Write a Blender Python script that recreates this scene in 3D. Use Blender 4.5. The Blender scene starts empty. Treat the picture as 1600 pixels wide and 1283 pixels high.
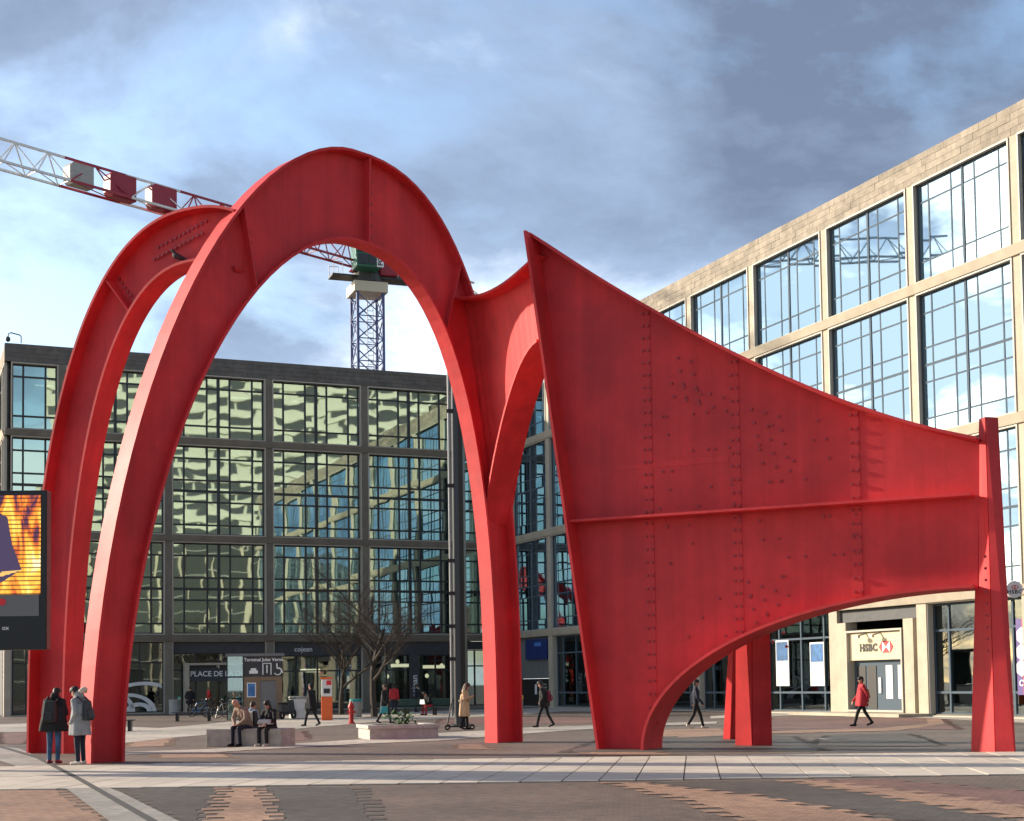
import bpy, bmesh, math, random
import numpy as np
from mathutils import Vector, Matrix, noise as mnoise
random.seed(7)
rnd = random.Random(11)
SC = bpy.context.scene
COL = SC.collection
R = math.radians

# ------------------------------------------------------------------ camera
CF, CP, CR, CCY, CH = 2293.1, 0.0539, 0.0141, 944.9, 1.65
cam_data = bpy.data.cameras.new('camera')
cam = bpy.data.objects.new('camera', cam_data)
COL.objects.link(cam)
cam_data.sensor_width = 36.0
cam_data.lens = CF / 1600 * 36.0
cam_data.shift_y = (CCY - 641.5) / 1600
cam_data.clip_start = 0.2
cam_data.clip_end = 4000
cam.matrix_world = (Matrix.Translation((0, 0, CH)) @ Matrix.Rotation(math.pi / 2 + CP, 4, 'X')
                    @ Matrix.Rotation(-CR, 4, 'Z'))
SC.camera = cam

# ------------------------------------------------------------------ world: daylight sky with broken cloud
SUN_EL = R(19)
SUN_XY = Vector((-0.91, 0.35)).normalized()
wld = bpy.data.worlds.new('World')
SC.world = wld
wld.use_nodes = True
wn, wl = wld.node_tree.nodes, wld.node_tree.links
wn.clear()


def wnode(t, **kw):
    n = wn.new(t)
    for k, v in kw.items():
        setattr(n, k, v)
    return n


sky = wnode('ShaderNodeTexSky', sky_type='NISHITA', sun_disc=False)
sky.sun_elevation = SUN_EL
sky.sun_rotation = math.atan2(SUN_XY.x, SUN_XY.y)
sky.air_density = 1.0
sky.dust_density = 1.2
sky.ozone_density = 1.5
tc = wnode('ShaderNodeTexCoord')
sep = wnode('ShaderNodeSeparateXYZ')
wl.new(tc.outputs['Generated'], sep.inputs[0])


def wmath(op, a, b=None, clamp=False):
    n = wnode('ShaderNodeMath', operation=op, use_clamp=clamp)
    for i, v in enumerate((a, b)):
        if v is None:
            continue
        if isinstance(v, (int, float)):
            n.inputs[i].default_value = v
        else:
            wl.new(v, n.inputs[i])
    return n.outputs[0]


zz = wmath('ADD', wmath('MAXIMUM', sep.outputs['Z'], 0.0), 0.32)
cmb = wnode('ShaderNodeCombineXYZ')
wl.new(wmath('DIVIDE', sep.outputs['X'], zz), cmb.inputs[0])
wl.new(wmath('DIVIDE', sep.outputs['Y'], zz), cmb.inputs[1])


def wnoise(scale, detail, rough, off):
    mp = wnode('ShaderNodeMapping')
    mp.inputs['Location'].default_value = off
    wl.new(cmb.outputs[0], mp.inputs[0])
    n = wnode('ShaderNodeTexNoise')
    n.inputs['Scale'].default_value = scale
    n.inputs['Detail'].default_value = detail
    n.inputs['Roughness'].default_value = rough
    n.inputs['Distortion'].default_value = 0.25
    wl.new(mp.outputs[0], n.inputs['Vector'])
    return n.outputs['Fac']


def wramp(fac, stops):
    n = wnode('ShaderNodeValToRGB')
    el = n.color_ramp.elements
    while len(el) < len(stops):
        el.new(0.5)
    for e, (p, c) in zip(el, stops):
        e.position = p
        e.color = (*c, 1)
    wl.new(fac, n.inputs[0])
    return n.outputs['Color']


cover = wramp(wnoise(2.8, 8, 0.58, (28.74, 13.24, 7.93)), [(0.38, (0, 0, 0)), (0.54, (1, 1, 1))])
dotn = wnode('ShaderNodeVectorMath', operation='DOT_PRODUCT')
wl.new(tc.outputs['Generated'], dotn.inputs[0])
dotn.inputs[1].default_value = (SUN_XY.x * math.cos(SUN_EL), SUN_XY.y * math.cos(SUN_EL), math.sin(SUN_EL))
toward = wmath('POWER', wmath('MULTIPLY_ADD' if False else 'MAXIMUM', dotn.outputs['Value'], 0.0), 1.5)   # clouds glow towards the sun
low = wmath('SUBTRACT', 0.41, wmath('MULTIPLY', wmath('MAXIMUM', sep.outputs['Z'], 0.0), 1.05))           # and pale towards the horizon
t1 = wmath('ADD', wnoise(2.5, 9, 0.60, (39.23, 20.22, 8.99)), wmath('ADD', wmath('MULTIPLY', toward, 0.22), wmath('SUBTRACT', low, 0.20)))
tone = wramp(t1, [(0.24, (0.70, 0.90, 1.35)), (0.48, (1.5, 1.95, 2.75)), (0.58, (2.9, 3.4, 4.2)), (0.67, (5.2, 5.4, 5.5))])
mixc = wnode('ShaderNodeMix', data_type='RGBA')
wl.new(wmath('MULTIPLY', cover, 0.92), mixc.inputs[0])
wl.new(sky.outputs[0], mixc.inputs[6])
wl.new(tone, mixc.inputs[7])
bg = wnode('ShaderNodeBackground')
wl.new(mixc.outputs[2], bg.inputs[0])
bg.inputs[1].default_value = 0.13
out = wnode('ShaderNodeOutputWorld')
wl.new(bg.outputs[0], out.inputs[0])

# ------------------------------------------------------------------ sun and exposure
sl = bpy.data.lights.new('sun', 'SUN')
sl.energy = 3.6
sl.angle = R(0.8)
sl.color = (1.0, 0.87, 0.70)
so = bpy.data.objects.new('sun', sl)
COL.objects.link(so)
sdir = Vector((SUN_XY.x * math.cos(SUN_EL), SUN_XY.y * math.cos(SUN_EL), math.sin(SUN_EL)))
so.rotation_euler = sdir.to_track_quat('Z', 'Y').to_euler()
so.location = (-60, 10, 60)
SC.view_settings.view_transform = 'Standard'
SC.view_settings.look = 'None'
SC.view_settings.gamma = 1.0
SC.view_settings.use_curve_mapping = False
SC.view_settings.exposure = 1.1
SC.render.engine = 'CYCLES'
SC.cycles.use_denoising = True
SC.cycles.max_bounces = 8
SC.cycles.transparent_max_bounces = 12
SC.cycles.sample_clamp_indirect = 6

# ------------------------------------------------------------------ survey helpers: a photo pixel gives a sight line
cp_, sp_ = math.cos(CP), math.sin(CP)
cr_, sr_ = math.cos(CR), math.sin(CR)


def ray(px, py):
    dx, dy = px - 800, py - CCY
    X = cr_ * dx - sr_ * dy
    Y = sr_ * dx + cr_ * dy
    up = -Y / CF
    return Vector((X / CF, cp_ - up * sp_, sp_ + up * cp_))


def at(px, py, Y):
    d = ray(px, py)
    return Vector((0, 0, CH)) + d * (Y / d.y)


def G(px, py, z=0.0):
    d = ray(px, py)
    k = (z - CH) / d.z
    return Vector((d.x * k, d.y * k, z))


def proj(P):
    x, y, z = P[0], P[1], P[2] - CH
    d = y * cp_ + z * sp_
    u = -y * sp_ + z * cp_
    X, Y = CF * x / d, -CF * u / d
    return 800 + cr_ * X + sr_ * Y, CCY - sr_ * X + cr_ * Y


# ------------------------------------------------------------------ materials
MATS = {}


def mat(name, col, rough=0.7, metal=0.0, vary=0.0, vscale=3.0, bump=0.0, bscale=40.0, emit=None, estr=1.0, spec=0.5, coat=0.0, col2=None, rvar=0.0):
    m = bpy.data.materials.new(name)
    m.use_nodes = True
    nt = m.node_tree
    n, l = nt.nodes, nt.links
    b = n['Principled BSDF']
    b.inputs['Base Color'].default_value = (*col, 1)
    b.inputs['Roughness'].default_value = rough
    b.inputs['Metallic'].default_value = metal
    b.inputs['Specular IOR Level'].default_value = spec
    b.inputs['Coat Weight'].default_value = coat
    geo = n.new('ShaderNodeNewGeometry')
    if vary or col2:
        t = n.new('ShaderNodeTexNoise')
        t.inputs['Scale'].default_value = vscale
        t.inputs['Detail'].default_value = 6
        t.inputs['Roughness'].default_value = 0.6
        l.new(geo.outputs['Position'], t.inputs['Vector'])
        rp = n.new('ShaderNodeValToRGB')
        c2 = col2 or tuple(min(1, c * (1 + vary)) for c in col)
        c1 = col if col2 else tuple(c * (1 - vary) for c in col)
        rp.color_ramp.elements[0].position = 0.34
        rp.color_ramp.elements[1].position = 0.66
        rp.color_ramp.elements[0].color = (*c1, 1)
        rp.color_ramp.elements[1].color = (*c2, 1)
        l.new(t.outputs['Fac'], rp.inputs[0])
        oi = n.new('ShaderNodeObjectInfo')
        hv = n.new('ShaderNodeHueSaturation')
        mr = n.new('ShaderNodeMapRange')
        mr.inputs[3].default_value = 1 - vary * 0.6
        mr.inputs[4].default_value = 1 + vary * 0.6
        l.new(oi.outputs['Random'], mr.inputs[0])
        l.new(mr.outputs[0], hv.inputs['Value'])
        l.new(rp.outputs[0], hv.inputs['Color'])
        l.new(hv.outputs[0], b.inputs['Base Color'])
        if rvar:
            mr2 = n.new('ShaderNodeMapRange')
            mr2.inputs[3].default_value = rough - rvar
            mr2.inputs[4].default_value = rough + rvar
            l.new(t.outputs['Fac'], mr2.inputs[0])
            l.new(mr2.outputs[0], b.inputs['Roughness'])
    if bump:
        t = n.new('ShaderNodeTexNoise')
        t.inputs['Scale'].default_value = bscale
        t.inputs['Detail'].default_value = 4
        l.new(geo.outputs['Position'], t.inputs['Vector'])
        bp = n.new('ShaderNodeBump')
        bp.inputs['Strength'].default_value = 1.0
        bp.inputs['Distance'].default_value = bump
        l.new(t.outputs['Fac'], bp.inputs['Height'])
        l.new(bp.outputs[0], b.inputs['Normal'])
    if emit:
        b.inputs['Emission Color'].default_value = (*emit, 1)
        b.inputs['Emission Strength'].default_value = estr
    MATS[name] = m
    return m


def glass(name, tint, refl, through, wob, scale=0.8):
    m = bpy.data.materials.new(name)
    m.use_nodes = True
    n, l = m.node_tree.nodes, m.node_tree.links
    n.clear()
    o = n.new('ShaderNodeOutputMaterial')
    mx = n.new('ShaderNodeMixShader')
    gl = n.new('ShaderNodeBsdfGlossy')
    gl.inputs['Color'].default_value = (*tint, 1)
    gl.inputs['Roughness'].default_value = 0.015
    tr = n.new('ShaderNodeBsdfTransparent')
    tr.inputs['Color'].default_value = (*through, 1)
    lw = n.new('ShaderNodeFresnel')
    lw.inputs['IOR'].default_value = 1.55
    mr = n.new('ShaderNodeMapRange')
    mr.inputs[1].default_value = 0.04
    mr.inputs[2].default_value = 1.0
    mr.inputs[3].default_value = refl
    mr.inputs[4].default_value = 1.0
    l.new(lw.outputs[0], mr.inputs[0])
    l.new(mr.outputs[0], mx.inputs[0])
    l.new(tr.outputs[0], mx.inputs[1])
    l.new(gl.outputs[0], mx.inputs[2])
    l.new(mx.outputs[0], o.inputs[0])
    if wob:
        geo = n.new('ShaderNodeNewGeometry')
        oi = n.new('ShaderNodeObjectInfo')
        ad = n.new('ShaderNodeVectorMath')
        ad.operation = 'MULTIPLY_ADD'
        cx = n.new('ShaderNodeCombineXYZ')
        l.new(oi.outputs['Random'], cx.inputs[0])
        l.new(oi.outputs['Random'], cx.inputs[2])
        l.new(cx.outputs[0], ad.inputs[0])
        ad.inputs[1].default_value = (9, 9, 9)
        l.new(geo.outputs['Position'], ad.inputs[2])
        t = n.new('ShaderNodeTexNoise')
        t.inputs['Scale'].default_value = scale
        t.inputs['Detail'].default_value = 1.0
        t.inputs['Distortion'].default_value = 0.6
        l.new(ad.outputs[0], t.inputs['Vector'])
        bp = n.new('ShaderNodeBump')
        bp.inputs['Distance'].default_value = wob
        bp.inputs['Strength'].default_value = 1.0
        l.new(t.outputs['Fac'], bp.inputs['Height'])
        l.new(bp.outputs[0], gl.inputs['Normal'])
    MATS[name] = m
    return m


mat('red', (0.64, 0.042, 0.046), 0.62, spec=0.3, vary=0.10, vscale=0.5, bump=0.004, bscale=2.2, rvar=0.1)
def weather(m, base):
    n, l = m.node_tree.nodes, m.node_tree.links
    b = n['Principled BSDF']
    src = b.inputs['Base Color'].links[0].from_socket
    geo = n.new('ShaderNodeNewGeometry')
    prev = src
    for (sx, sz, lo, hi, det) in ((3.4, 0.13, 0.87, 1.05, 6), (0.5, 0.5, 0.90, 1.10, 7), (14.0, 14.0, 0.96, 1.03, 3)):
        mp = n.new('ShaderNodeMapping')
        mp.inputs['Scale'].default_value = (sx, sx, sz)
        l.new(geo.outputs['Position'], mp.inputs[0])
        t = n.new('ShaderNodeTexNoise')
        t.inputs['Scale'].default_value = 1.0
        t.inputs['Detail'].default_value = det
        t.inputs['Roughness'].default_value = 0.62
        l.new(mp.outputs[0], t.inputs['Vector'])
        mr = n.new('ShaderNodeMapRange')
        mr.inputs[1].default_value = 0.32
        mr.inputs[2].default_value = 0.68
        mr.inputs[3].default_value = lo
        mr.inputs[4].default_value = hi
        l.new(t.outputs['Fac'], mr.inputs[0])
        hv = n.new('ShaderNodeHueSaturation')
        l.new(prev, hv.inputs['Color'])
        l.new(mr.outputs[0], hv.inputs['Value'])
        prev = hv.outputs[0]
    l.new(prev, b.inputs['Base Color'])


weather(MATS['red'], None)
mat('red_bolt', (0.36, 0.02, 0.027), 0.45)
mat('concrete', (0.20, 0.175, 0.135), 0.85, vary=0.14, vscale=1.4, bump=0.003, bscale=25)  # darker copy of the concrete: shade of the rear front put into the colour
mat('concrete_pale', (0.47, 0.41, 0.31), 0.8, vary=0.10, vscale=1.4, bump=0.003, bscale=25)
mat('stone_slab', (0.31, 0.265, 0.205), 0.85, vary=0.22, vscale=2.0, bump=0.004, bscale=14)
mat('slab_shaded', (0.135, 0.122, 0.105), 0.85, vary=0.18, vscale=2.0, bump=0.004, bscale=14)  # parapet stone of the rear front, darkened in colour to stand for its shade
mat('trim', (0.46, 0.42, 0.34), 0.55)
mat('mullion', (0.018, 0.022, 0.024), 0.4)
mat('mullion_blue', (0.09, 0.12, 0.15), 0.75, spec=0.15)
mat('interior', (0.030, 0.034, 0.034), 0.9, vary=0.5, vscale=0.35)
mat('interior_floor', (0.10, 0.10, 0.095), 0.8, vary=0.3)
mat('office_light', (1, 1, 0.95), 0.5, emit=(1, 0.97, 0.86), estr=2.2)
mat('shop_light', (1, 0.9, 0.7), 0.5, emit=(1, 0.86, 0.6), estr=0.9)
glass('glass_north', (0.72, 0.92, 0.83), 0.50, (0.30, 0.36, 0.33), 0.005, 0.42)
glass('glass_east', (0.52, 0.74, 0.93), 0.60, (0.50, 0.58, 0.58), 0.002, 0.35)
glass('glass_shop', (0.8, 0.9, 0.9), 0.14, (0.60, 0.66, 0.64), 0.002, 0.5)
glass('glass_clear', (0.85, 0.95, 0.95), 0.18, (0.60, 0.78, 0.76), 0.0)
mat('black_metal', (0.012, 0.013, 0.015), 0.35, metal=0.3)
mat('dark_grey', (0.05, 0.052, 0.055), 0.6, vary=0.2)
mat('grey_metal', (0.33, 0.33, 0.33), 0.4, metal=0.7)
mat('white_paint', (0.75, 0.75, 0.72), 0.45, vary=0.06)
mat('cream_paint', (0.62, 0.55, 0.40), 0.55)
mat('crane_red', (0.33, 0.012, 0.028), 0.45, vary=0.1)
mat('crane_blue', (0.07, 0.10, 0.24), 0.5)
mat('crane_green', (0.03, 0.16, 0.10), 0.3)
mat('orange', (0.75, 0.13, 0.025), 0.45, vary=0.06)
mat('hydrant_red', (0.50, 0.02, 0.02), 0.4)
mat('bench_stone', (0.40, 0.37, 0.32), 0.85, vary=0.18, vscale=4, bump=0.004, bscale=30)
mat('granite', (0.42, 0.40, 0.355), 0.75, vary=0.16, vscale=6, bump=0.003, bscale=40)
mat('bench_green', (0.02, 0.075, 0.06), 0.5, vary=0.15)
mat('soil', (0.06, 0.04, 0.028), 0.95, vary=0.3, vscale=20, bump=0.02, bscale=30)
mat('leaf', (0.05, 0.13, 0.02), 0.55, vary=0.3, vscale=12)
mat('bark', (0.055, 0.043, 0.032), 0.9, vary=0.3, vscale=9, bump=0.01, bscale=20)
mat('tower_cream', (0.54, 0.53, 0.44), 0.8, vary=0.06)
mat('tower_dark', (0.035, 0.042, 0.05), 0.6)
mat('low_wall', (0.018, 0.022, 0.022), 0.5)
mat('tan_panel', (0.23, 0.155, 0.09), 0.6, vary=0.1)
mat('door_grey', (0.17, 0.18, 0.175), 0.45, vary=0.08)
mat('blue_poster', (0.03, 0.14, 0.34), 0.4, vary=0.4, vscale=3)
mat('sign_blue', (0.01, 0.03, 0.16), 0.4)
mat('letter_white', (0.85, 0.85, 0.82), 0.5)
mat('letter_blue', (0.08, 0.22, 0.62), 0.5)
mat('letter_dark', (0.015, 0.013, 0.013), 0.5)
mat('logo_red', (0.70, 0.02, 0.03), 0.45)
mat('sign_cream', (0.60, 0.48, 0.28), 0.5, emit=(1, 0.86, 0.58), estr=0.06)
mat('yellow', (0.72, 0.42, 0.05), 0.5)
mat('bin_grey', (0.36, 0.35, 0.32), 0.6, vary=0.1)
mat('banner_purple', (0.07, 0.03, 0.20), 0.5)
mat('banner_red', (0.36, 0.03, 0.06), 0.5)
mat('teal', (0.03, 0.30, 0.30), 0.5)
mat('rubber', (0.012, 0.012, 0.012), 0.8)
mat('tower_pole', (0.022, 0.025, 0.03), 0.38, metal=0.2)
# people
mat('skin', (0.50, 0.27, 0.18), 0.55)
mat('hair_dark', (0.012, 0.009, 0.008), 0.6)
mat('hair_brown', (0.07, 0.035, 0.02), 0.6)
mat('cloth_black', (0.010, 0.010, 0.012), 0.85, vary=0.3, vscale=9, bump=0.008, bscale=12)
mat('cloth_navy', (0.012, 0.016, 0.034), 0.85, vary=0.2, vscale=9, bump=0.006, bscale=12)
mat('jeans', (0.04, 0.10, 0.19), 0.85, vary=0.45, vscale=7, bump=0.006, bscale=14)
mat('cloth_grey', (0.30, 0.305, 0.31), 0.9, vary=0.10, vscale=8, bump=0.008, bscale=10)
mat('cloth_taupe', (0.29, 0.205, 0.16), 0.9, vary=0.14, vscale=8, bump=0.01, bscale=10)
mat('cloth_beige', (0.55, 0.38, 0.22), 0.85, vary=0.1, vscale=8, bump=0.008, bscale=12)
mat('cloth_red', (0.42, 0.02, 0.03), 0.8, vary=0.15, vscale=8, bump=0.006, bscale=12)
mat('cloth_blue', (0.22, 0.36, 0.48), 0.85, vary=0.1)
mat('bag_orange', (0.42, 0.15, 0.045), 0.6)
mat('bag_black', (0.014, 0.015, 0.017), 0.6, vary=0.3, vscale=10)
mat('bag_slate', (0.04, 0.045, 0.05), 0.7, vary=0.2, vscale=10)
mat('bag_wine', (0.16, 0.012, 0.03), 0.7)
mat('bag_white', (0.45, 0.44, 0.43), 0.7)
mat('shoe_white', (0.62, 0.55, 0.47), 0.6)
mat('shoe_red', (0.25, 0.02, 0.03), 0.6)
mat('fur_cream', (0.68, 0.55, 0.44), 0.9)


def brick_mat(name, c1, c2, mortar, bw, bh, rough=0.75, rot=0.4):
    m = bpy.data.materials.new(name)
    m.use_nodes = True
    n, l = m.node_tree.nodes, m.node_tree.links
    b = n['Principled BSDF']
    b.inputs['Roughness'].default_value = rough
    geo = n.new('ShaderNodeNewGeometry')
    mp = n.new('ShaderNodeMapping')
    mp.inputs['Rotation'].default_value = (0, 0, rot)
    l.new(geo.outputs['Position'], mp.inputs[0])
    br = n.new('ShaderNodeTexBrick')
    br.inputs['Scale'].default_value = 1.0
    br.inputs['Brick Width'].default_value = bw
    br.inputs['Row Height'].default_value = bh
    br.inputs['Mortar Size'].default_value = 0.006
    br.inputs['Color1'].default_value = (*c1, 1)
    br.inputs['Color2'].default_value = (*c2, 1)
    br.inputs['Mortar'].default_value = (*mortar, 1)
    l.new(mp.outputs[0], br.inputs['Vector'])
    t = n.new('ShaderNodeTexNoise')
    t.inputs['Scale'].default_value = 0.22
    t.inputs['Detail'].default_value = 8
    t.inputs['Roughness'].default_value = 0.65
    l.new(geo.outputs['Position'], t.inputs['Vector'])
    t2 = n.new('ShaderNodeTexNoise')
    t2.inputs['Scale'].default_value = 5.0
    t2.inputs['Detail'].default_value = 5
    l.new(geo.outputs['Position'], t2.inputs['Vector'])
    mr = n.new('ShaderNodeMapRange')
    mr.inputs[1].default_value = 0.3
    mr.inputs[2].default_value = 0.7
    mr.inputs[3].default_value = 0.62
    mr.inputs[4].default_value = 1.35
    l.new(t.outputs['Fac'], mr.inputs[0])
    mr2 = n.new('ShaderNodeMapRange')
    mr2.inputs[1].default_value = 0.3
    mr2.inputs[2].default_value = 0.7
    mr2.inputs[3].default_value = 0.75
    mr2.inputs[4].default_value = 1.25
    l.new(t2.outputs['Fac'], mr2.inputs[0])
    mu = n.new('ShaderNodeMath')
    mu.operation = 'MULTIPLY'
    l.new(mr.outputs[0], mu.inputs[0])
    l.new(mr2.outputs[0], mu.inputs[1])
    hv = n.new('ShaderNodeHueSaturation')
    l.new(br.outputs['Color'], hv.inputs['Color'])
    l.new(mu.outputs[0], hv.inputs['Value'])
    l.new(hv.outputs[0], b.inputs['Base Color'])
    bp = n.new('ShaderNodeBump')
    bp.inputs['Distance'].default_value = 0.004
    l.new(br.outputs['Fac'], bp.inputs['Height'])
    bp.invert = True
    l.new(bp.outputs[0], b.inputs['Normal'])
    MATS[name] = m
    return m


brick_mat('paver_brown', (0.185, 0.125, 0.090), (0.135, 0.100, 0.078), (0.05, 0.045, 0.04), 0.22, 0.11)
brick_mat('paver_grey', (0.100, 0.080, 0.062), (0.072, 0.060, 0.050), (0.04, 0.04, 0.04), 0.22, 0.11)
brick_mat('paving_darker', (0.105, 0.080, 0.062), (0.080, 0.064, 0.052), (0.045, 0.04, 0.035), 0.22, 0.11)
brick_mat('paver_orange', (0.40, 0.235, 0.15), (0.33, 0.19, 0.12), (0.16, 0.11, 0.08), 0.22, 0.11)
brick_mat('paver_red', (0.22, 0.105, 0.08), (0.17, 0.085, 0.07), (0.08, 0.055, 0.045), 0.22, 0.11)
brick_mat('pale_paving', (0.48, 0.42, 0.345), (0.42, 0.37, 0.31), (0.20, 0.18, 0.155), 1.2, 0.6)
brick_mat('kerb_paving', (0.36, 0.335, 0.29), (0.31, 0.29, 0.255), (0.15, 0.14, 0.13), 0.9, 0.45)
mat('light_slab', (0.56, 0.49, 0.40), 0.75, vary=0.13, vscale=0.9, bump=0.002, bscale=30)
mat('joint', (0.12, 0.11, 0.10), 0.9)
mat('asphalt', (0.05, 0.05, 0.05), 0.9, vary=0.15)


# ------------------------------------------------------------------ mesh helpers
class MB:
    def __init__(self):
        self.v, self.f = [], []

    def add(self, vs, fs):
        o = len(self.v)
        self.v += [tuple(x) for x in vs]
        self.f += [tuple(i + o for i in q) for q in fs]
        return self

    def box(self, x0, x1, y0, y1, z0, z1):
        return self.add([(x0, y0, z0), (x1, y0, z0), (x1, y1, z0), (x0, y1, z0), (x0, y0, z1), (x1, y0, z1), (x1, y1, z1), (x0, y1, z1)],
                        [(0, 3, 2, 1), (4, 5, 6, 7), (0, 1, 5, 4), (1, 2, 6, 5), (2, 3, 7, 6), (3, 0, 4, 7)])

    def hexa(self, p):
        return self.add(p, [(0, 3, 2, 1), (4, 5, 6, 7), (0, 1, 5, 4), (1, 2, 6, 5), (2, 3, 7, 6), (3, 0, 4, 7)])

    def bar(self, a, b, w, h=None):
        a, b = Vector(a), Vector(b)
        d = (b - a).normalized()
        up = Vector((0, 0, 1)) if abs(d.z) < 0.95 else Vector((0, 1, 0))
        s = d.cross(up).normalized() * w / 2
        t = s.cross(d).normalized() * (h or w) / 2
        return self.hexa([a - s - t, a + s - t, b + s - t, b - s - t, a - s + t, a + s + t, b + s + t, b - s + t])

    def tube(self, pts, rad, n=8, cap=True):
        pts = [Vector(p) for p in pts]
        if isinstance(rad, (int, float)):
            rad = [rad] * len(pts)
        rings = []
        prev = None
        for i, p in enumerate(pts):
            d = (pts[min(i + 1, len(pts) - 1)] - pts[max(i - 1, 0)]).normalized()
            if prev is None:
                a = Vector((0, 0, 1)) if abs(d.z) < 0.9 else Vector((1, 0, 0))
                s = d.cross(a).normalized()
            else:
                s = (prev - d * prev.dot(d)).normalized()
            prev = s
            t = d.cross(s)
            rings.append([p + (s * math.cos(2 * math.pi * k / n) + t * math.sin(2 * math.pi * k / n)) * rad[i] for k in range(n)])
        vs = [v for r in rings for v in r]
        fs = []
        for i in range(len(rings) - 1):
            for k in range(n):
                fs.append((i * n + k, i * n + (k + 1) % n, (i + 1) * n + (k + 1) % n, (i + 1) * n + k))
        if cap:
            fs.append(tuple(range(n))[::-1])
            fs.append(tuple((len(rings) - 1) * n + k for k in range(n)))
        return self.add(vs, fs)

    def lathe(self, prof, n=16, c=(0, 0, 0)):
        vs, fs = [], []
        for r, z in prof:
            for k in range(n):
                a = 2 * math.pi * k / n
                vs.append((c[0] + r * math.cos(a), c[1] + r * math.sin(a), c[2] + z))
        for i in range(len(prof) - 1):
            for k in range(n):
                fs.append((i * n + k, i * n + (k + 1) % n, (i + 1) * n + (k + 1) % n, (i + 1) * n + k))
        fs.append(tuple(range(n))[::-1])
        fs.append(tuple((len(prof) - 1) * n + k for k in range(n)))
        return self.add(vs, fs)

    def prism(self, poly, d):
        """poly: list of 3D points in a plane, extruded by vector d"""
        n = len(poly)
        d = Vector(d)
        vs = [Vector(p) for p in poly] + [Vector(p) + d for p in poly]
        fs = [tuple(range(n))[::-1], tuple(range(n, 2 * n))] + [(i, (i + 1) % n, n + (i + 1) % n, n + i) for i in range(n)]
        return self.add(vs, fs)

    def strip(self, A, B, d):
        """band of quads between two curves, thickened by vector(s) d"""
        n = len(A)
        ds = d if isinstance(d, list) else [Vector(d)] * n
        vs = []
        for i in range(n):
            vs += [A[i] - ds[i] / 2, B[i] - ds[i] / 2, B[i] + ds[i] / 2, A[i] + ds[i] / 2]
        fs = [(0, 1, 2, 3), (4 * n - 1, 4 * n - 2, 4 * n - 3, 4 * n - 4)]
        for i in range(n - 1):
            for k in range(4):
                fs.append((4 * i + k, 4 * i + 4 + k, 4 * i + 4 + (k + 1) % 4, 4 * i + (k + 1) % 4))
        return self.add(vs, fs)

    def mesh(self, name, material, smooth=False):
        me = bpy.data.meshes.new(name)
        me.from_pydata(self.v, [], self.f)
        bm = bmesh.new()
        bm.from_mesh(me)
        bmesh.ops.recalc_face_normals(bm, faces=bm.faces)
        bm.to_mesh(me)
        bm.free()
        me.materials.append(MATS[material])
        if smooth:
            for p in me.polygons:
                p.use_smooth = True
        return me

    def build(self, name, material, parent=None, loc=None, rz=0.0, smooth=False, bevel=0.0):
        o = bpy.data.objects.new(name, self.mesh(name, material, smooth))
        COL.objects.link(o)
        o.parent = parent
        if loc is not None:
            o.location = loc
        o.rotation_euler.z = rz
        if bevel:
            b = o.modifiers.new('b', 'BEVEL')
            b.width = bevel
            b.segments = 2
            b.limit_method = 'ANGLE'
        return o


def tag(o, label=None, cat=None, group=None, kind=None):
    if label:
        o['label'] = label
    if cat:
        o['category'] = cat
    if group:
        o['group'] = group
    if kind:
        o['kind'] = kind
    return o


def thing(name, label, cat, loc=(0, 0, 0), rz=0.0, group=None):
    o = bpy.data.objects.new(name, None)
    COL.objects.link(o)
    o.location = loc
    o.rotation_euler.z = rz
    o.empty_display_size = 0.3
    return tag(o, label, cat, group)


def share(name, me, parent, loc, scale=(1, 1, 1), rot=(0, 0, 0)):
    o = bpy.data.objects.new(name, me)
    COL.objects.link(o)
    o.parent = parent
    o.location = loc
    o.scale = scale
    o.rotation_euler = rot
    return o


def text(name, body, size, material, parent, loc, rz=0.0, rx=math.pi / 2, extrude=0.012, align='LEFT', ry=0.0, bold=0.0, shear=0.0):
    cu = bpy.data.curves.new(name, 'FONT')
    cu.body = body
    cu.size = size
    cu.extrude = extrude
    cu.align_x = align
    cu.offset = bold
    cu.shear = shear
    cu.resolution_u = 3
    cu.space_character = 1.2 if body == 'HSBC' else 1.0
    o = bpy.data.objects.new(name, cu)
    COL.objects.link(o)
    cu.materials.append(MATS[material])
    dg = bpy.context.evaluated_depsgraph_get()
    me = bpy.data.meshes.new_from_object(o.evaluated_get(dg))
    bpy.data.objects.remove(o)
    o = bpy.data.objects.new(name, me)
    COL.objects.link(o)
    o.parent = parent
    o.location = loc
    o.rotation_euler = (rx, ry, rz)
    return o


def sheet(name, poly, z, material, kind='structure', thick=0.0):
    b = MB()
    pts = [Vector((p[0], p[1], z)) for p in poly]
    b.add(pts, [tuple(range(len(pts)))])
    o = b.build(name, material)
    if o.data.polygons[0].normal.z < 0:
        o.data.flip_normals()
    o['kind'] = kind
    return o


def gp(pts):
    return [G(x, y) for x, y in pts]


# ================================================================== the ground
g = MB()
g.add([(-1500, -600, 0), (1500, -600, 0), (1500, 2500, 0), (-1500, 2500, 0)], [(0, 1, 2, 3)])
g.build('ground', 'paver_brown')['kind'] = 'structure'


def steps(pts, amp, n):
    """a brick-stepped edge along a polyline in ground metres"""
    res = []
    for a, b in zip(pts[:-1], pts[1:]):
        a, b = Vector(a), Vector(b)
        d = (b - a)
        nrm = Vector((-d.y, d.x, 0)).normalized()
        k = max(2, int(d.length / n))
        for i in range(k):
            s = (amp if i % 2 else -amp) * rnd.uniform(0.35, 1.25)
            res.append(a + d * (i / k) + nrm * s * 0.5)
            res.append(a + d * ((i + 1) / k) + nrm * s * 0.5)
    return res


PN = [0]


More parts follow.
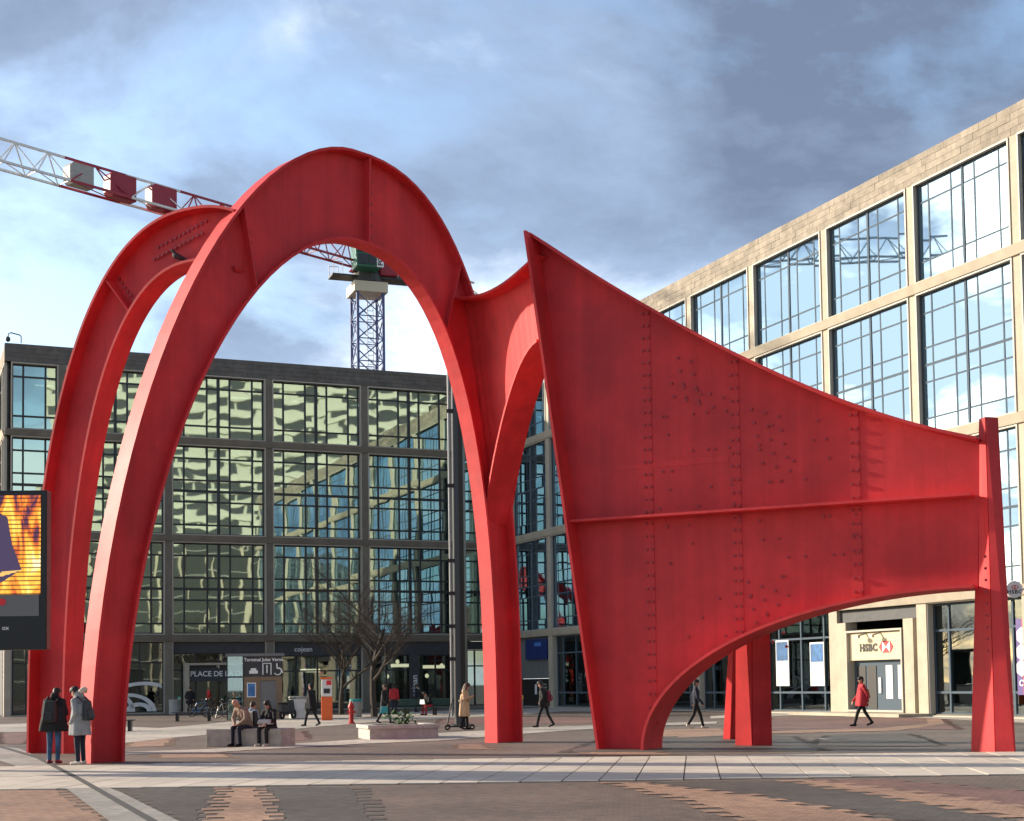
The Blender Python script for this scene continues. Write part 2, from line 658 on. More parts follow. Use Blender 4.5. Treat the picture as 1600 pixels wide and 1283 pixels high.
def patch(name, left, right, z, material, amp=0.30, n=0.30):
    PN[0] += 1
    z = z + 0.0003 * PN[0]
    A = steps(gp(left), amp, n)
    B = steps(gp(right), amp, n)
    return sheet(name, A + B[::-1], z, material)


# coloured brick fields (sheets a few millimetres apart)
patch('brick_field', [(-60, 1236), (-60, 1300)], [(96, 1234), (200, 1300)], 0.004, 'paver_orange')
patch('brick_field', [(178, 1231), (306, 1300)], [(352, 1231), (300, 1300)], 0.004, 'paver_grey')
patch('brick_field', [(352, 1231), (318, 1300)], [(408, 1231), (440, 1300)], 0.008, 'paver_orange')
patch('brick_field', [(408, 1231), (436, 1300)], [(560, 1230), (610, 1300)], 0.004, 'paver_grey')
patch('brick_field', [(945, 1223), (1060, 1249), (1215, 1300)], [(985, 1222), (1200, 1246), (1480, 1300)], 0.008, 'paver_orange')
patch('brick_field', [(1000, 1222), (1200, 1246), (1400, 1280)], [(1215, 1220), (1420, 1246), (1640, 1290)], 0.004, 'paver_grey')
patch('brick_field', [(1225, 1220), (1480, 1262), (1640, 1290)], [(1268, 1219), (1480, 1244), (1640, 1268)], 0.008, 'paver_orange')
patch('brick_field', [(1268, 1219), (1480, 1244), (1640, 1268)], [(1380, 1218), (1640, 1240)], 0.0045, 'paver_red')
# middle distance fields
patch('brick_field', [(716, 1163), (706, 1171)], [(752, 1163), (778, 1172)], 0.004, 'paver_orange')
patch('brick_field', [(905, 1172), (925, 1181)], [(990, 1169), (1060, 1181)], 0.004, 'paver_orange')
patch('brick_field', [(215, 1155), (190, 1168)], [(275, 1151), (262, 1166)], 0.004, 'paver_orange')
patch('brick_field', [(245, 1178), (240, 1185)], [(345, 1174), (365, 1184)], 0.004, 'paver_orange')
patch('brick_field', [(440, 1146), (440, 1160)], [(475, 1142), (485, 1156)], 0.004, 'paver_red')
patch('brick_field', [(690, 1123), (680, 1132)], [(930, 1121), (960, 1131)], 0.004, 'paver_red')
patch('brick_field', [(1205, 1122), (1180, 1142)], [(1470, 1121), (1500, 1140)], 0.004, 'paver_red')
patch('brick_field', [(1000, 1142), (960, 1152)], [(1130, 1138), (1150, 1150)], 0.004, 'paver_orange')
patch('brick_field', [(0, 1142), (0, 1163)], [(60, 1142), (40, 1163)], 0.004, 'paver_red')
patch('brick_field', [(950, 1152), (880, 1176)], [(1240, 1150), (1290, 1174)], 0.004, 'paving_darker')  # darker patch over the paving about the wall's feet
patch('brick_field', [(1290, 1150), (1260, 1168)], [(1420, 1146), (1480, 1166)], 0.006, 'paving_darker')  # second darker patch, farther right


def ribbon(name, top, bot, z, material):
    return sheet(name, gp(top) + gp(bot)[::-1], z, material)


ribbon('paved_path', [(-60, 1133), (70, 1130), (250, 1138), (330, 1131), (440, 1119), (620, 1113), (760, 1109), (900, 1105), (960, 1106)],
       [(-60, 1146), (70, 1143), (180, 1163), (260, 1154), (340, 1147), (440, 1141), (600, 1127), (760, 1120), (880, 1112), (960, 1112)], 0.010, 'pale_paving')
ribbon('paved_strip', [(180, 1176), (330, 1171), (560, 1156), (700, 1145), (830, 1137), (960, 1132), (1120, 1128)],
       [(180, 1180), (330, 1176), (560, 1163), (700, 1157), (830, 1146), (960, 1137), (1120, 1131)], 0.012, 'pale_paving')
ribbon('paved_strip', [(1110, 1119), (1240, 1111), (1420, 1113), (1560, 1118), (1680, 1121)],
       [(1110, 1123), (1240, 1118), (1420, 1121), (1560, 1128), (1680, 1134)], 0.010, 'pale_paving')
ribbon('paved_strip', [(1060, 1150), (1200, 1143), (1380, 1138), (1450, 1131), (1448, 1124)],
       [(1060, 1153), (1200, 1147), (1400, 1142), (1476, 1132), (1470, 1124)], 0.012, 'paver_orange')
# stone strip with a slot drain running towards the viewer on the left
ribbon('paved_strip', [(-60, 1160), (30, 1170), (110, 1208), (190, 1240), (310, 1300)],
       [(-60, 1184), (0, 1190), (70, 1212), (110, 1238), (190, 1300)], 0.016, 'kerb_paving')
ribbon('drain_channel', [(0, 1166), (60, 1183), (130, 1219), (255, 1290)], [(0, 1169), (56, 1186), (122, 1221), (238, 1290)], 0.021, 'asphalt')

# the wide band of pale stone slabs, each slab its own piece
band = MB()
bd = Vector((0.124, 1, 0)).normalized()
bx = Vector((bd.y, -bd.x, 0))
b0 = Vector((-16.0, 24.3, 0))
band_poly = [(-16.5, 24.35), (17.5, 24.9), (17.5, 32.1), (6.0, 32.6), (-4, 32.5), (-16.5, 31.6)]
sheet('stone_band', band_poly, 0.005, 'joint')
band_o = bpy.data.objects['stone_band']
slab_me = MB().box(0, 1, 0, 1, 0, 1).mesh('stone_slab', 'light_slab')


def band_front(x):
    return 24.35 + (x + 16.5) / 34 * 0.55 + 0.08


def band_back(x):
    return np.interp(x, [-16.5, -4, 6, 17.5], [31.55, 32.42, 32.52, 32.02])


rot_b = -math.atan2(bd.x, bd.y)
x = -18.5
while x < 15.5:
    w = rnd.choice((0.62, 0.80, 0.70))
    yf, yb = band_front(x + 1), float(band_back(x + 4.0))
    y = yf
    nrow = rnd.choice((3, 4))
    cuts = [yf + (yb - yf) * (i + rnd.uniform(-0.18, 0.18) * (0 < i < nrow)) / nrow for i in range(nrow + 1)]
    for a, b_ in zip(cuts[:-1], cuts[1:]):
        px_ = x + 3.05 * (a - 24.5) / 24.5
        share('stone_slab', slab_me, band_o, (x + 0.124 * (a - 24.35) + 0.8, a, 0.002 + rnd.uniform(0, 0.003)),
              (w - 0.030, (b_ - a - 0.03) / bd.y, 0.016), (0, 0, rot_b))
    x += w

# ================================================================== buildings
TH = 0.400
CORNER = Vector((-1.3126, 107.574, 0))
ROOF, Z1, Z2, Z3 = 24.26, 18.43, 11.79, 5.05
BAY_A, OFF_A = 6.902, 2.898
BAY_B, OFF_B = 6.430, 3.467
uA = Vector((math.cos(TH), math.sin(TH), 0))
LEN_A = OFF_A + 4 * BAY_A + 3.55
ORG_A = CORNER - uA * LEN_A
PHI = TH - math.pi / 2
uB = Vector((math.cos(PHI), math.sin(PHI), 0))
nA = Vector((math.sin(TH), -math.cos(TH), 0))
nB = Vector((-math.cos(TH), -math.sin(TH), 0))


def on(px, py, org, u, n, off=0.0):
    d = ray(px, py)
    o = org + n * off
    k = (o - Vector((0, 0, CH))).dot(n) / d.dot(n)
    P = Vector((0, 0, CH)) + d * k
    return (P - org).dot(u), P.z


def onA(px, py, off=0.0):
    return on(px, py, ORG_A, uA, nA, off)


def onB(px, py, off=0.0):
    return on(px, py, CORNER, uB, nB, off)


pane_me = {k: MB().box(-0.5, 0.5, -0.5, 0.5, -0.5, 0.5).mesh('pane', k) for k in ('glass_north', 'glass_east', 'glass_shop')}
slab_mesh = {k: MB().box(-0.5, 0.5, -0.5, 0.5, -0.5, 0.5).mesh('slab', k) for k in ('stone_slab', 'slab_shaded')}
PANES = {}          # building name -> list of (area, parent, args)
HIDE = [(870, 420), (1180, 520), (1300, 650), (1520, 700), (1520, 900), (1300, 960), (1020, 1165), (960, 1165), (905, 960)]


def inside(poly, x, y):
    c = False
    n = len(poly)
    for i in range(n):
        x1, y1 = poly[i]
        x2, y2 = poly[(i + 1) % n]
        if (y1 > y) != (y2 > y) and x < (x2 - x1) * (y - y1) / (y2 - y1) + x1:
            c = not c
    return c


class Facade:
    """local frame: x to the right seen from outside, y into the building, z up"""

    def __init__(self, root, org, rz, store, glassname, mull, recess=0.42):
        self.recess = recess
        self.root, self.org, self.rz, self.store, self.glass, self.mull = root, Vector(org), rz, store, glassname, mull
        PANES.setdefault(store, [])

    def world(self, x, y, z):
        base = self.root.location + Matrix.Rotation(self.root.rotation_euler.z, 3, 'Z') @ (self.org + Matrix.Rotation(self.rz, 3, 'Z') @ Vector((x, y, z)))
        return base

    def part(self, name, mb, material, parent=None, **kw):
        if parent is None:
            return mb.build(name, material, self.root, self.org, self.rz, **kw)
        return mb.build(name, material, parent, **kw)

    def pane(self, win, x0, x1, z0, z1, y, jit):
        c = self.world((x0 + x1) / 2, y, (z0 + z1) / 2)
        vis = 0.0
        if c.y > 5:
            px, py = proj(c)
            if 0 < px < 1600 and 0 < py < 1283 and not inside(HIDE, px, py):
                vis = (x1 - x0) * (z1 - z0) / c.y ** 2
        rot = (rnd.gauss(0, jit), rnd.gauss(0, jit * 0.3), rnd.gauss(0, jit))
        self.store_add(vis, win, (x0 + x1) / 2, y, (z0 + z1) / 2, x1 - x0, z1 - z0, rot)

    def store_add(self, vis, *a):
        PANES[self.store].append((vis, self, *a))

    def window(self, x0, x1, z0, z1, cols, rows, y=None, jit=0.003, bar=0.08, thick_cols=(), thick_rows=(), gl=None):
        """cols/rows: relative widths; a window is its grid of bars, its panes are sub-parts"""
        b = MB()
        y = self.recess if y is None else y
        bar = getattr(self, 'bar', bar)
        dp = getattr(self, 'depth', 0.062)
        W, H = x1 - x0, z1 - z0
        cx = [x0]
        for c in cols:
            cx.append(cx[-1] + W * c / sum(cols))
        cz = [z0]
        for r in rows:
            cz.append(cz[-1] + H * r / sum(rows))
        for i, xx in enumerate(cx):
            hw = bar * (1.0 if i in thick_cols else 0.62)
            if i in (0, len(cx) - 1):
                hw = bar * 0.8
            a, c = max(x0, xx - hw), min(x1, xx + hw)
            b.box(a, c, y - dp * 1.15 - (dp * 0.7 if i in thick_cols else 0), y + 0.05, z0, z1)
        for i, zz_ in enumerate(cz):
            hw = bar * (0.9 if i in thick_rows else 0.6)
            if i in (0, len(cz) - 1):
                hw = bar * 0.8
            a, c = max(z0, zz_ - hw), min(z1, zz_ + hw)
            b.box(x0, x1, y - dp, y + 0.045, a, c)
        w = self.part('window', b, self.mull)
        for i in range(len(cols)):
            for j in range(len(rows)):
                self.pane(w, cx[i] + 0.01, cx[i + 1] - 0.01, cz[j] + 0.01, cz[j + 1] - 0.01, y, jit)
        return w

    def frame(self, x0, x1, z0, z1, material='trim', t=0.075, d0=-0.05, d1=None):
        d1 = self.recess - 0.08 if d1 is None else d1
        b = MB()
        b.box(x0, x0 + t, d0, d1, z0, z1).box(x1 - t, x1, d0, d1, z0, z1)
        b.box(x0 + t, x1 - t, d0, d1, z0, z0 + t).box(x0 + t, x1 - t, d0, d1, z1 - t, z1)
        return self.part('frame', b, material)


def flush_panes(store, root, limit=300):
    L = sorted(PANES[store], key=lambda r: -r[0])
    rest = {}
    for i, (vis, fa, win, cx, cy, cz, w, h, rot) in enumerate(L):
        if i < limit and vis > 0:
            share('pane', pane_me[fa.glass], win, (cx, cy, cz), (w, 0.03, h), rot)
        else:
            m = rest.setdefault(id(fa), (fa, MB()))[1]
            m.box(cx - w / 2, cx + w / 2, cy - 0.015, cy + 0.015, cz - h / 2, cz + h / 2)
    for fa, m in rest.values():
        o = fa.part('glazing', m, fa.glass)
        o['kind'] = 'stuff'


COLS6 = [1, 2, 1, 1, 2, 1]
ROW_TOP = [0.8, 2.45, 0.75]
ROW_DBL = [0.9, 2.1, 1.0, 1.0, 2.0, 1.1]
SLABS = [0]


def storeys(F, cols, xs, concrete, with_ground=True, rows_scale=1):
    """cols: column centres; xs: list of (x0,x1,cells) bays"""
    hw = 0.24
    for (x0, x1, cells, tc_) in xs:
        for (za, zb, rows, tr) in ((Z3 + 0.21, Z2 - 0.21, ROW_DBL, (3,)), (Z2 + 0.21, Z1 - 0.21, ROW_DBL, (3,)), (Z1 + 0.21, ROOF - 1.22, ROW_TOP, ())):
            F.frame(x0 + hw, x1 - hw, za + 0.004, zb - 0.004)
            F.window(x0 + hw + 0.078, x1 - hw - 0.078, za + 0.082, zb - 0.082, cells, rows, thick_cols=tc_, thick_rows=tr)
    for cx in cols:
        for za, zb in ((Z3 + 0.2, Z2 - 0.2), (Z2 + 0.2, Z1 - 0.2), (Z1 + 0.2, ROOF - 1.21)):
            F.part('column', MB().box(cx - hw + 0.002, cx + hw - 0.002, 0.0, 0.55, za, zb), concrete)


def bands(F, x0, x1, concrete, under):
    for z in (Z1, Z2, Z3):
        b = MB()
        # tapered projecting band: deeper at the top
        b.hexa([(x0, -0.10, z - 0.2), (x1, -0.10, z - 0.2), (x1, 0.55, z - 0.2), (x0, 0.55, z - 0.2),
                (x0, -0.22, z + 0.2), (x1, -0.22, z + 0.2), (x1, 0.55, z + 0.2), (x0, 0.55, z + 0.2)])
        F.part('band', b, concrete)


def parapet(F, x0, x1, material, n, rows=4):
    z0 = ROOF - 1.2
    p = F.part('parapet', MB().box(x0, x1, 0.06, 0.5, z0, ROOF - 0.03), 'joint')
    L = (x1 - x0) / n
    H = 1.2 / rows
    for r in range(rows):
        shift = (r % 2) * 0.37 * L
        edges = [x0] + [x0 + L * k + shift + rnd.uniform(-0.1, 0.1) * L for k in range(0 if shift else 1, n)] + [x1]
        for a, b_ in zip(edges[:-1], edges[1:]):
            if b_ - a < 0.06:
                continue
            share('slab', slab_mesh[material], p, ((a + b_) / 2, 0.05 + rnd.uniform(-0.008, 0.008), z0 + H * (r + 0.5)), (b_ - a - 0.012, 0.1, H - 0.012))
    return p


# ------------------------------------------------------------------ building behind (shaded face, mirrored glass)
bA = thing('office_building', 'concrete office building with mirrored green glass, front coloured dark as shaded behind the red arches', 'building', ORG_A, TH)
FA = Facade(bA, (0, 0, 0), 0, 'A', 'glass_north', 'mullion')
FA.bar = 0.10
colsA = [LEN_A - (OFF_A + k * BAY_A) for k in range(5)]          # right to left
baysA = [(colsA[k + 1], colsA[k], COLS6, (3,)) for k in range(4)]
baysA.append((0.12, colsA[4], [1, 2, 1], ()))
baysA.append((colsA[0], LEN_A - 0.3, [1, 2, 1], ()))
storeys(FA, colsA, baysA, 'concrete')
bands(FA, -0.02, LEN_A - 0.25, 'concrete', 'concrete')
parapet(FA, -0.05, LEN_A + 0.1, 'slab_shaded', 26)
# body, floors, interior
FA.part('back_wall', MB().box(0.3, LEN_A, 5.5, 6.2, 0, ROOF - 0.6), 'interior')
FA.part('roof', MB().box(0.3, LEN_A + 6, 0.5, 18, ROOF - 1.1, ROOF - 0.75), 'concrete')
for z in (Z1, Z2, Z3, (Z1 + Z2) / 2, (Z2 + Z3) / 2):
    FA.part('floor_slab', MB().box(0.6, LEN_A, 0.55, 5.5, z - 0.12, z + 0.12), 'interior_floor')
for k in range(7):
    FA.part('office_light', MB().box(2 + k * 4.4, 3.2 + k * 4.4, 2.2, 2.4, Z1 + 3.6, Z1 + 3.66), 'office_light')
FA.part('corner_wall', MB().box(LEN_A - 0.32, LEN_A + 0.3, 0.25, 1.2, 0, ROOF - 1.2), 'concrete')
# left flank of the same building, receding and sunlit, in the paler copies of concrete and slab
FL = Facade(bA, (0, 14.2, 0), -math.pi / 2, 'A', 'glass_east', 'mullion', 0.2)
sideN = 3
sc_ = [14.2 * (k + 0.5) / sideN for k in range(sideN)]
storeys(FL, sc_, [(sc_[k], sc_[k + 1], [1, 2, 1], ()) for k in range(sideN - 1)] + [(sc_[-1], 14.1, [1, 1], ())], 'concrete_pale')
bands(FL, 0, 14.0, 'concrete_pale', 'concrete_pale')
parapet(FL, 0, 14.2, 'stone_slab', 8)
FL.part('ground_wall', MB().box(0, 14.0, 0.3, 0.6, 0, Z3 - 0.2), 'dark_grey')
FL.part('back_wall', MB().box(0, 14.0, 4.0, 4.3, Z3, ROOF - 1.2), 'interior')

# ground floor of the building behind
for cx in colsA:
    FA.part('column', MB().box(cx - 0.26, cx + 0.26, 0.0, 0.55, 0, Z3 - 0.2), 'concrete')
FA.part('column', MB().box(0.0, 0.4, 0.0, 0.5, 0, Z3 - 0.2), 'concrete_pale')
gA = Facade(bA, (0, 0, 0), 0, 'A', 'glass_shop', 'mullion')


def shop_bay(F, x0, x1, cells=(1, 1, 1, 1), rows=(2.7, 1.1), fascia=0.0, z1=Z3 - 0.28, y=0.42):
    top = z1 - fascia
    F.window(x0 + 0.27, x1 - 0.27, 0.12, top, list(cells), list(rows), y=y, jit=0.001)
    F.part('sill', MB().box(x0 + 0.27, x1 - 0.27, 0.2, 0.6, 0, 0.115), 'concrete')
    F.frame(x0 + 0.262, x1 - 0.262, 0.005, Z3 - 0.205, 'trim', 0.05, 0.02, 0.3)
    if fascia:
        F.part('fascia', MB().box(x0 + 0.32, x1 - 0.32, 0.25, 0.5, top + 0.01, Z3 - 0.27), 'dark_grey')


shop_bay(gA, 0.15, colsA[4], (1, 1, 1))
shop_bay(gA, colsA[4], colsA[3], (1, 1, 1, 1), (1.45, 1.2, 1.1))
shop_bay(gA, colsA[3], colsA[2], (1, 1, 1, 1), fascia=0.75)
shop_bay(gA, colsA[2], colsA[1], (1, 1, 1, 1), fascia=0.95)
shop_bay(gA, colsA[1], colsA[0], (1, 1.4, 1.4, 1), fascia=0.95)
shop_bay(gA, colsA[0], LEN_A, (1, 1), fascia=0.6)
# frosted arcs on the glass of the second bay
fx0, fx1 = colsA[4] + 0.4, colsA[3] - 0.4
dec = MB()
for cx_, r0, r1 in ((fx0 + 3.9, 1.0, 1.22), (fx0 + 4.9, 1.75, 1.98), (fx0 + 1.8, 1.5, 1.7), (fx0 + 4.6, 0.35, 0.6)):
    A_ = [Vector((cx_ + r1 * 1.5 * math.cos(math.pi * k / 24), 0.33, 0.16 + r1 * math.sin(math.pi * k / 24))) for k in range(25)]
    B_ = [Vector((cx_ + r0 * 1.5 * math.cos(math.pi * k / 24), 0.33, 0.16 + r0 * math.sin(math.pi * k / 24))) for k in range(25)]
    A_ = [Vector((min(max(p.x, fx0), fx1), p.y, p.z)) for p in A_]
    B_ = [Vector((min(max(p.x, fx0), fx1), p.y, p.z)) for p in B_]
    dec.strip(A_, B_, (0, 0.004, 0))
gA.part('frosted_decal', dec, 'white_paint')
# entrance portal with the address
xa, _ = onA(287, 1040)
xb, _ = onA(386, 1040)
gA.part('portal_frame', MB().box(xa, xa + 0.32, -0.35, 0.25, 0, 3.35).box(xb - 0.32, xb, -0.35, 0.25, 0, 3.35).box(xa + 0.32, xb - 0.32, -0.35, 0.25, 3.2, 3.35), 'concrete_pale')
gA.part('portal_panel', MB().box(xa + 0.32, xb - 0.32, 0.0, 0.2, 2.1, 3.2), 'dark_grey')
tx, tz = onA(297, 1057)
text('lettering', 'PLACE DE LA DÉFENSE', 0.50, 'letter_white', bA, (tx, -0.03, tz), bold=0.008)
text('lettering', '4', 0.45, 'letter_white', bA, (onA(338, 1044)[0], -0.03, onA(338, 1044)[1]), bold=0.008)
tx, tz = onA(461, 1018)
text('lettering', 'cojean', 0.50, 'letter_white', bA, (tx, 0.22, tz), extrude=0.02)
px0, pz0 = onA(640, 1090)
gA.part('sign_panel', MB().box(onA(641, 1090)[0], onA(655, 1090)[0], 0.05, 0.25, 0.3, onA(641, 1022)[1]), 'dark_grey')
text('lettering', 'cojean', 0.62, 'letter_white', bA, (onA(652.5, 1090)[0], 0.035, onA(652, 1090)[1]), ry=-math.pi / 2, bold=0.006)
for px, py in ((605, 1057), (667, 1056), (621, 1034), (690, 1040)):
    lx, lz = onA(px, py, -2.0)
    lamp_b = MB().lathe([(0.02, 0.16), (0.1, 0.13), (0.16, 0.0), (0.1, -0.13), (0.02, -0.16)], 10, (lx, 2.0, lz))
    lo = FA.part('pendant_lamp', lamp_b, 'shop_light', smooth=True)
for (pa, pb, pz) in ((612, 645, 1040), (662, 695, 1042), (470, 500, 1048)):
    l0, lz = onA(pa, pz, -3.5)
    l1, _ = onA(pb, pz, -3.5)
    FA.part('lit_counter', MB().box(l0, l1, 3.5, 3.7, lz - 0.12, lz + 0.12), 'shop_light')
for (pa, pb, t_, b_, m_) in ((455, 478, 1050, 1112, 'concrete'), (512, 530, 1045, 1112, 'tan_panel'), (590, 606, 1045, 1112, 'concrete'), (625, 640, 1060, 1112, 'tan_panel')):
    l0, lz1 = onA(pa, t_, -2.6)
    l1, _ = onA(pb, t_, -2.6)
    FA.part('shop_partition', MB().box(l0, l1, 2.6, 2.9, 0.1, lz1), m_)

flush_panes('A', bA)

# ------------------------------------------------------------------ building on the right (sunlit face)
NB = 11
LEN_B = OFF_B + NB * BAY_B
bB = thing('bank_building', 'sunlit cream concrete office building with blue reflecting bays and a bank on its ground floor', 'building', CORNER, PHI)
FB = Facade(bB, (0, 0, 0), 0, 'B', 'glass_east', 'mullion_blue', 0.2)
FB.bar = 0.062
FB.depth = 0.026
colsB = [OFF_B + k * BAY_B for k in range(NB + 1)]
baysB = [(colsB[k], colsB[k + 1], COLS6, (3,)) for k in range(NB)] + [(0.3, colsB[0], [1, 2, 1], ())]
storeys(FB, colsB, baysB, 'concrete_pale')
bands(FB, 0.25, LEN_B + 0.3, 'concrete_pale', 'concrete_pale')
parapet(FB, -0.1, LEN_B + 0.3, 'stone_slab', 68)
FB.part('back_wall', MB().box(0, LEN_B, 7.0, 7.6, 0, ROOF - 0.6), 'interior')
FB.part('end_wall', MB().box(LEN_B + 0.26, LEN_B + 0.7, 0.6, 18, 0, ROOF - 0.5), 'concrete_pale')
FB.part('roof', MB().box(0.6, LEN_B, 0.5, 18, ROOF - 1.1, ROOF - 0.75), 'concrete')
for z in (Z1, Z2, Z3, (Z1 + Z2) / 2, (Z2 + Z3) / 2):
    FB.part('floor_slab', MB().box(0.6, LEN_B, 0.55, 7.0, z - 0.14, z + 0.14), 'interior_floor')
strip_me = MB().box(-0.5, 0.5, -0.5, 0.5, -0.5, 0.5).mesh('office_light', 'office_light')
for zc in (ROOF - 1.25, Z1 - 0.25, (Z1 + Z2) / 2 - 0.2, (Z2 + Z3) / 2 - 0.2):
    for k in range(3, NB):
        for yy in ((2.0, 4.4) if rnd.random() < 0.8 else (3.0,)):
            if rnd.random() < 0.85:
                share('office_light', strip_me, bB, (colsB[k] + BAY_B * 0.5, yy, zc - 0.05), (BAY_B * rnd.choice((0.4, 0.75, 0.85)), 0.12, 0.06))
# office furniture silhouettes and blinds behind the glass
for k in range(5, 10):
    for z in (Z1 + 0.14, (Z1 + Z2) / 2 + 0.14, Z2 + 0.14):
        for j in range(rnd.randint(1, 3)):
            a = colsB[k] + rnd.uniform(0.4, 4.5)
            w_ = rnd.uniform(0.5, 1.5)
            FB.part('cabinet', MB().box(a, a + w_, 1.0 + j, 1.6 + j, z, z + rnd.uniform(0.9, 1.9)), rnd.choice(('dark_grey', 'bin_grey', 'door_grey')))

# ground floor of the bank building
gB = Facade(bB, (0, 0, 0), 0, 'B', 'glass_shop', 'mullion_blue')
for cx in colsB:
    FB.part('column', MB().box(cx - 0.32, cx + 0.32, -0.02, 0.6, 0, Z3 - 0.2), 'concrete_pale')
for k in range(NB):
    if k in (0, 6):
        continue
    shop_bay(gB, colsB[k] + 0.06, colsB[k + 1] - 0.06, (1, 2, 2, 1), (0.9, 2.6, 1.1))
# entrance bay of the bank
e0, _ = onB(1326, 1080)
e1, _ = onB(1414, 1080)
zt = onB(1370, 988)[1]
zs = onB(1370, 1031)[1]
p0, p1 = colsB[6], colsB[7]
gB.part('pillar', MB().box(p0 + 0.34, e0 - 0.05, -0.05, 0.6, 0, Z3 - 0.8), 'concrete_pale')
gB.part('pillar', MB().box(e1 + 0.05, e1 + 0.72, -0.05, 0.6, 0, Z3 - 0.8), 'concrete_pale')
gB.window(e1 + 0.75, p1 - 0.33, 0.12, Z3 - 0.82, [1], [1, 3], y=0.3, jit=0.001)
gB.part('fascia', MB().box(p0 + 0.33, p1 - 0.33, 0.18, 0.5, Z3 - 0.78, Z3 - 0.24), 'dark_grey')
gB.part('bank_sign', MB().box(e0 + 0.12, e1 - 0.12, 0.05, 0.3, zs, zt), 'sign_cream')
gB.frame(e0, e1, 0.16, zt + 0.13, 'trim', 0.09, -0.12, 0.3)
door = gB.part('bank_door', MB().box(e0 + 0.1, e1 - 0.1, 0.3, 0.36, 0.18, zs - 0.02), 'mullion_blue')
dw = (e1 - e0 - 0.2)
for (a, b_, m_) in ((0.05, 0.22, 'letter_dark'), (0.26, 0.42, 'letter_dark'), (0.60, 0.72, 'white_paint'), (0.82, 0.96, 'white_paint')):
    MB().box(e0 + 0.1 + dw * a, e0 + 0.1 + dw * b_, 0.27, 0.298, 0.75 if m_ == 'white_paint' else 0.3, zs - 0.25).build('door_panel', m_, door)
MB().box(e0 + 0.1 + dw * 0.47, e0 + 0.1 + dw * 0.51, 0.24, 0.298, 1.0, 1.7).build('door_handle', 'white_paint', door)
for f_ in (0.35, 0.62):
    gB.part('sign_lamp', MB().bar((e0 + dw * f_, 0.05, zt - 0.02), (e0 + dw * f_ - 0.1, -0.35, zt - 0.14), 0.06).box(e0 + dw * f_ - 0.24, e0 + dw * f_ + 0.02, -0.42, -0.3, zt - 0.24, zt - 0.1), 'grey_metal')
lh = (zt - zs) * 0.42
lx, lz = onB(1342.5, 1018)
text('lettering', 'HSBC', lh * 0.9, 'letter_dark', bB, (lx, 0.035, lz), bold=0.022)


def hexlogo(parent, F, x0, zc, h, y):
    w = h * 1.05
    m = MB()
    q = w * 0.42

    def tri(*pts):
        m.prism([(p[0], y, p[1]) for p in pts], (0, -0.02, 0))
    L, R_ = x0 + q * 0.6, x0 + q * 0.6 + w
    mid = (L + R_) / 2
    t, b_ = zc + h / 2, zc - h / 2
    tri((L, t), (R_, t), (mid, zc + 0.004))
    tri((L, b_), (mid, zc - 0.004), (R_, b_))
    tri((L - q, zc), (L - 0.012, t), (L - 0.012, b_))
    tri((R_ + q, zc), (R_ + 0.012, b_), (R_ + 0.012, t))
    o = m.build('logo', 'logo_red', parent)
    wm = MB().prism([(L - 0.012, y, t), (mid, y, zc), (L - 0.012, y, b_)], (0, -0.012, 0)).prism([(R_ + 0.012, y, t), (R_ + 0.012, y, b_), (mid, y, zc)], (0, -0.012, 0))
    wm.build('logo', 'letter_white', parent)
    return o


hx, hz = onB(1374, 1011)
hexlogo(bB, gB, hx + 0.02, hz, lh, 0.045)
# plinth step in front of the bank
gB.part('entrance_step', MB().box(e0 - 2.6, e1 + 1.6, -1.6, -0.03, 0, 0.14), 'concrete_pale')
# posters in the windows left of the entrance
for (pa, pb, t_, b_) in ((1206, 1224, 1000, 1072), (1259, 1279, 1003, 1072)):
    l0, z0_ = onB(pa, b_)
    l1, z1_ = onB(pb, t_)
    po = gB.part('poster', MB().box(l0, l1, 0.28, 0.32, z0_, z1_), 'letter_white')
    gB.part('poster_picture', MB().box(l0 + 0.06, l1 - 0.06, 0.268, 0.279, z0_ + (z1_ - z0_) * 0.55, z1_ - 0.08), 'blue_poster')
# shop in the corner bay with a blue sign
s0, s1 = colsB[0] + 0.36, colsB[1] - 0.36
gB.part('shop_front', MB().box(s0, s1, 0.35, 0.5, 2.0, Z3 - 0.25), 'door_grey')
gB.part('shop_door', MB().box(s0, s1, 0.42, 0.5, 0.1, 1.98), 'letter_dark')
sg = gB.part('shop_sign', MB().box(s0 + 1.6, s1 - 0.5, 0.1, 0.34, 3.3, Z3 - 0.35), 'sign_blue')
gB.part('sign_mark', MB().box(s0 + 3.2, s0 + 4.3, 0.07, 0.098, 4.2, 4.45), 'letter_blue')
gB.part('door_notice', MB().box(s0 + 2.5, s0 + 2.8, 0.38, 0.415, 0.9, 1.6), 'letter_white')
for j in range(5):
    gB.part('door_notice', MB().box(s0 + 3.3, s0 + 3.3 + rnd.uniform(0.8, 1.7), 0.39, 0.415, 0.75 + j * 0.2, 0.83 + j * 0.2), 'bin_grey')
# purple banner beside the right foot of the sculpture
q0, _ = onB(1583, 1030)
q1, _ = onB(1625, 1030)
bz0, bz1 = onB(1590, 1086)[1], onB(1590, 967)[1]
ban = gB.part('banner', MB().box(q0, q0 + 0.32, 0.18, 0.22, bz0, bz1), 'banner_purple')
MB().box(q0 + 0.322, q1, 0.178, 0.218, bz0, bz1).build('banner_field', 'banner_red', ban)
for py in (993, 1019, 1044):
    cx_, cz_ = onB(1591, py)
    MB().prism([(cx_ + 0.3 * math.sin(math.pi / 3 * k), 0.17, cz_ + 0.34 * math.cos(math.pi / 3 * k)) for k in range(6)], (0, -0.01, 0)).build('hexagon', 'letter_white', ban)
text('lettering', "C'EST", 0.34, 'letter_white', bB, (q0 + 0.12, 0.165, onB(1590, 1072)[1]), bold=0.006)
flush_panes('B', bB)

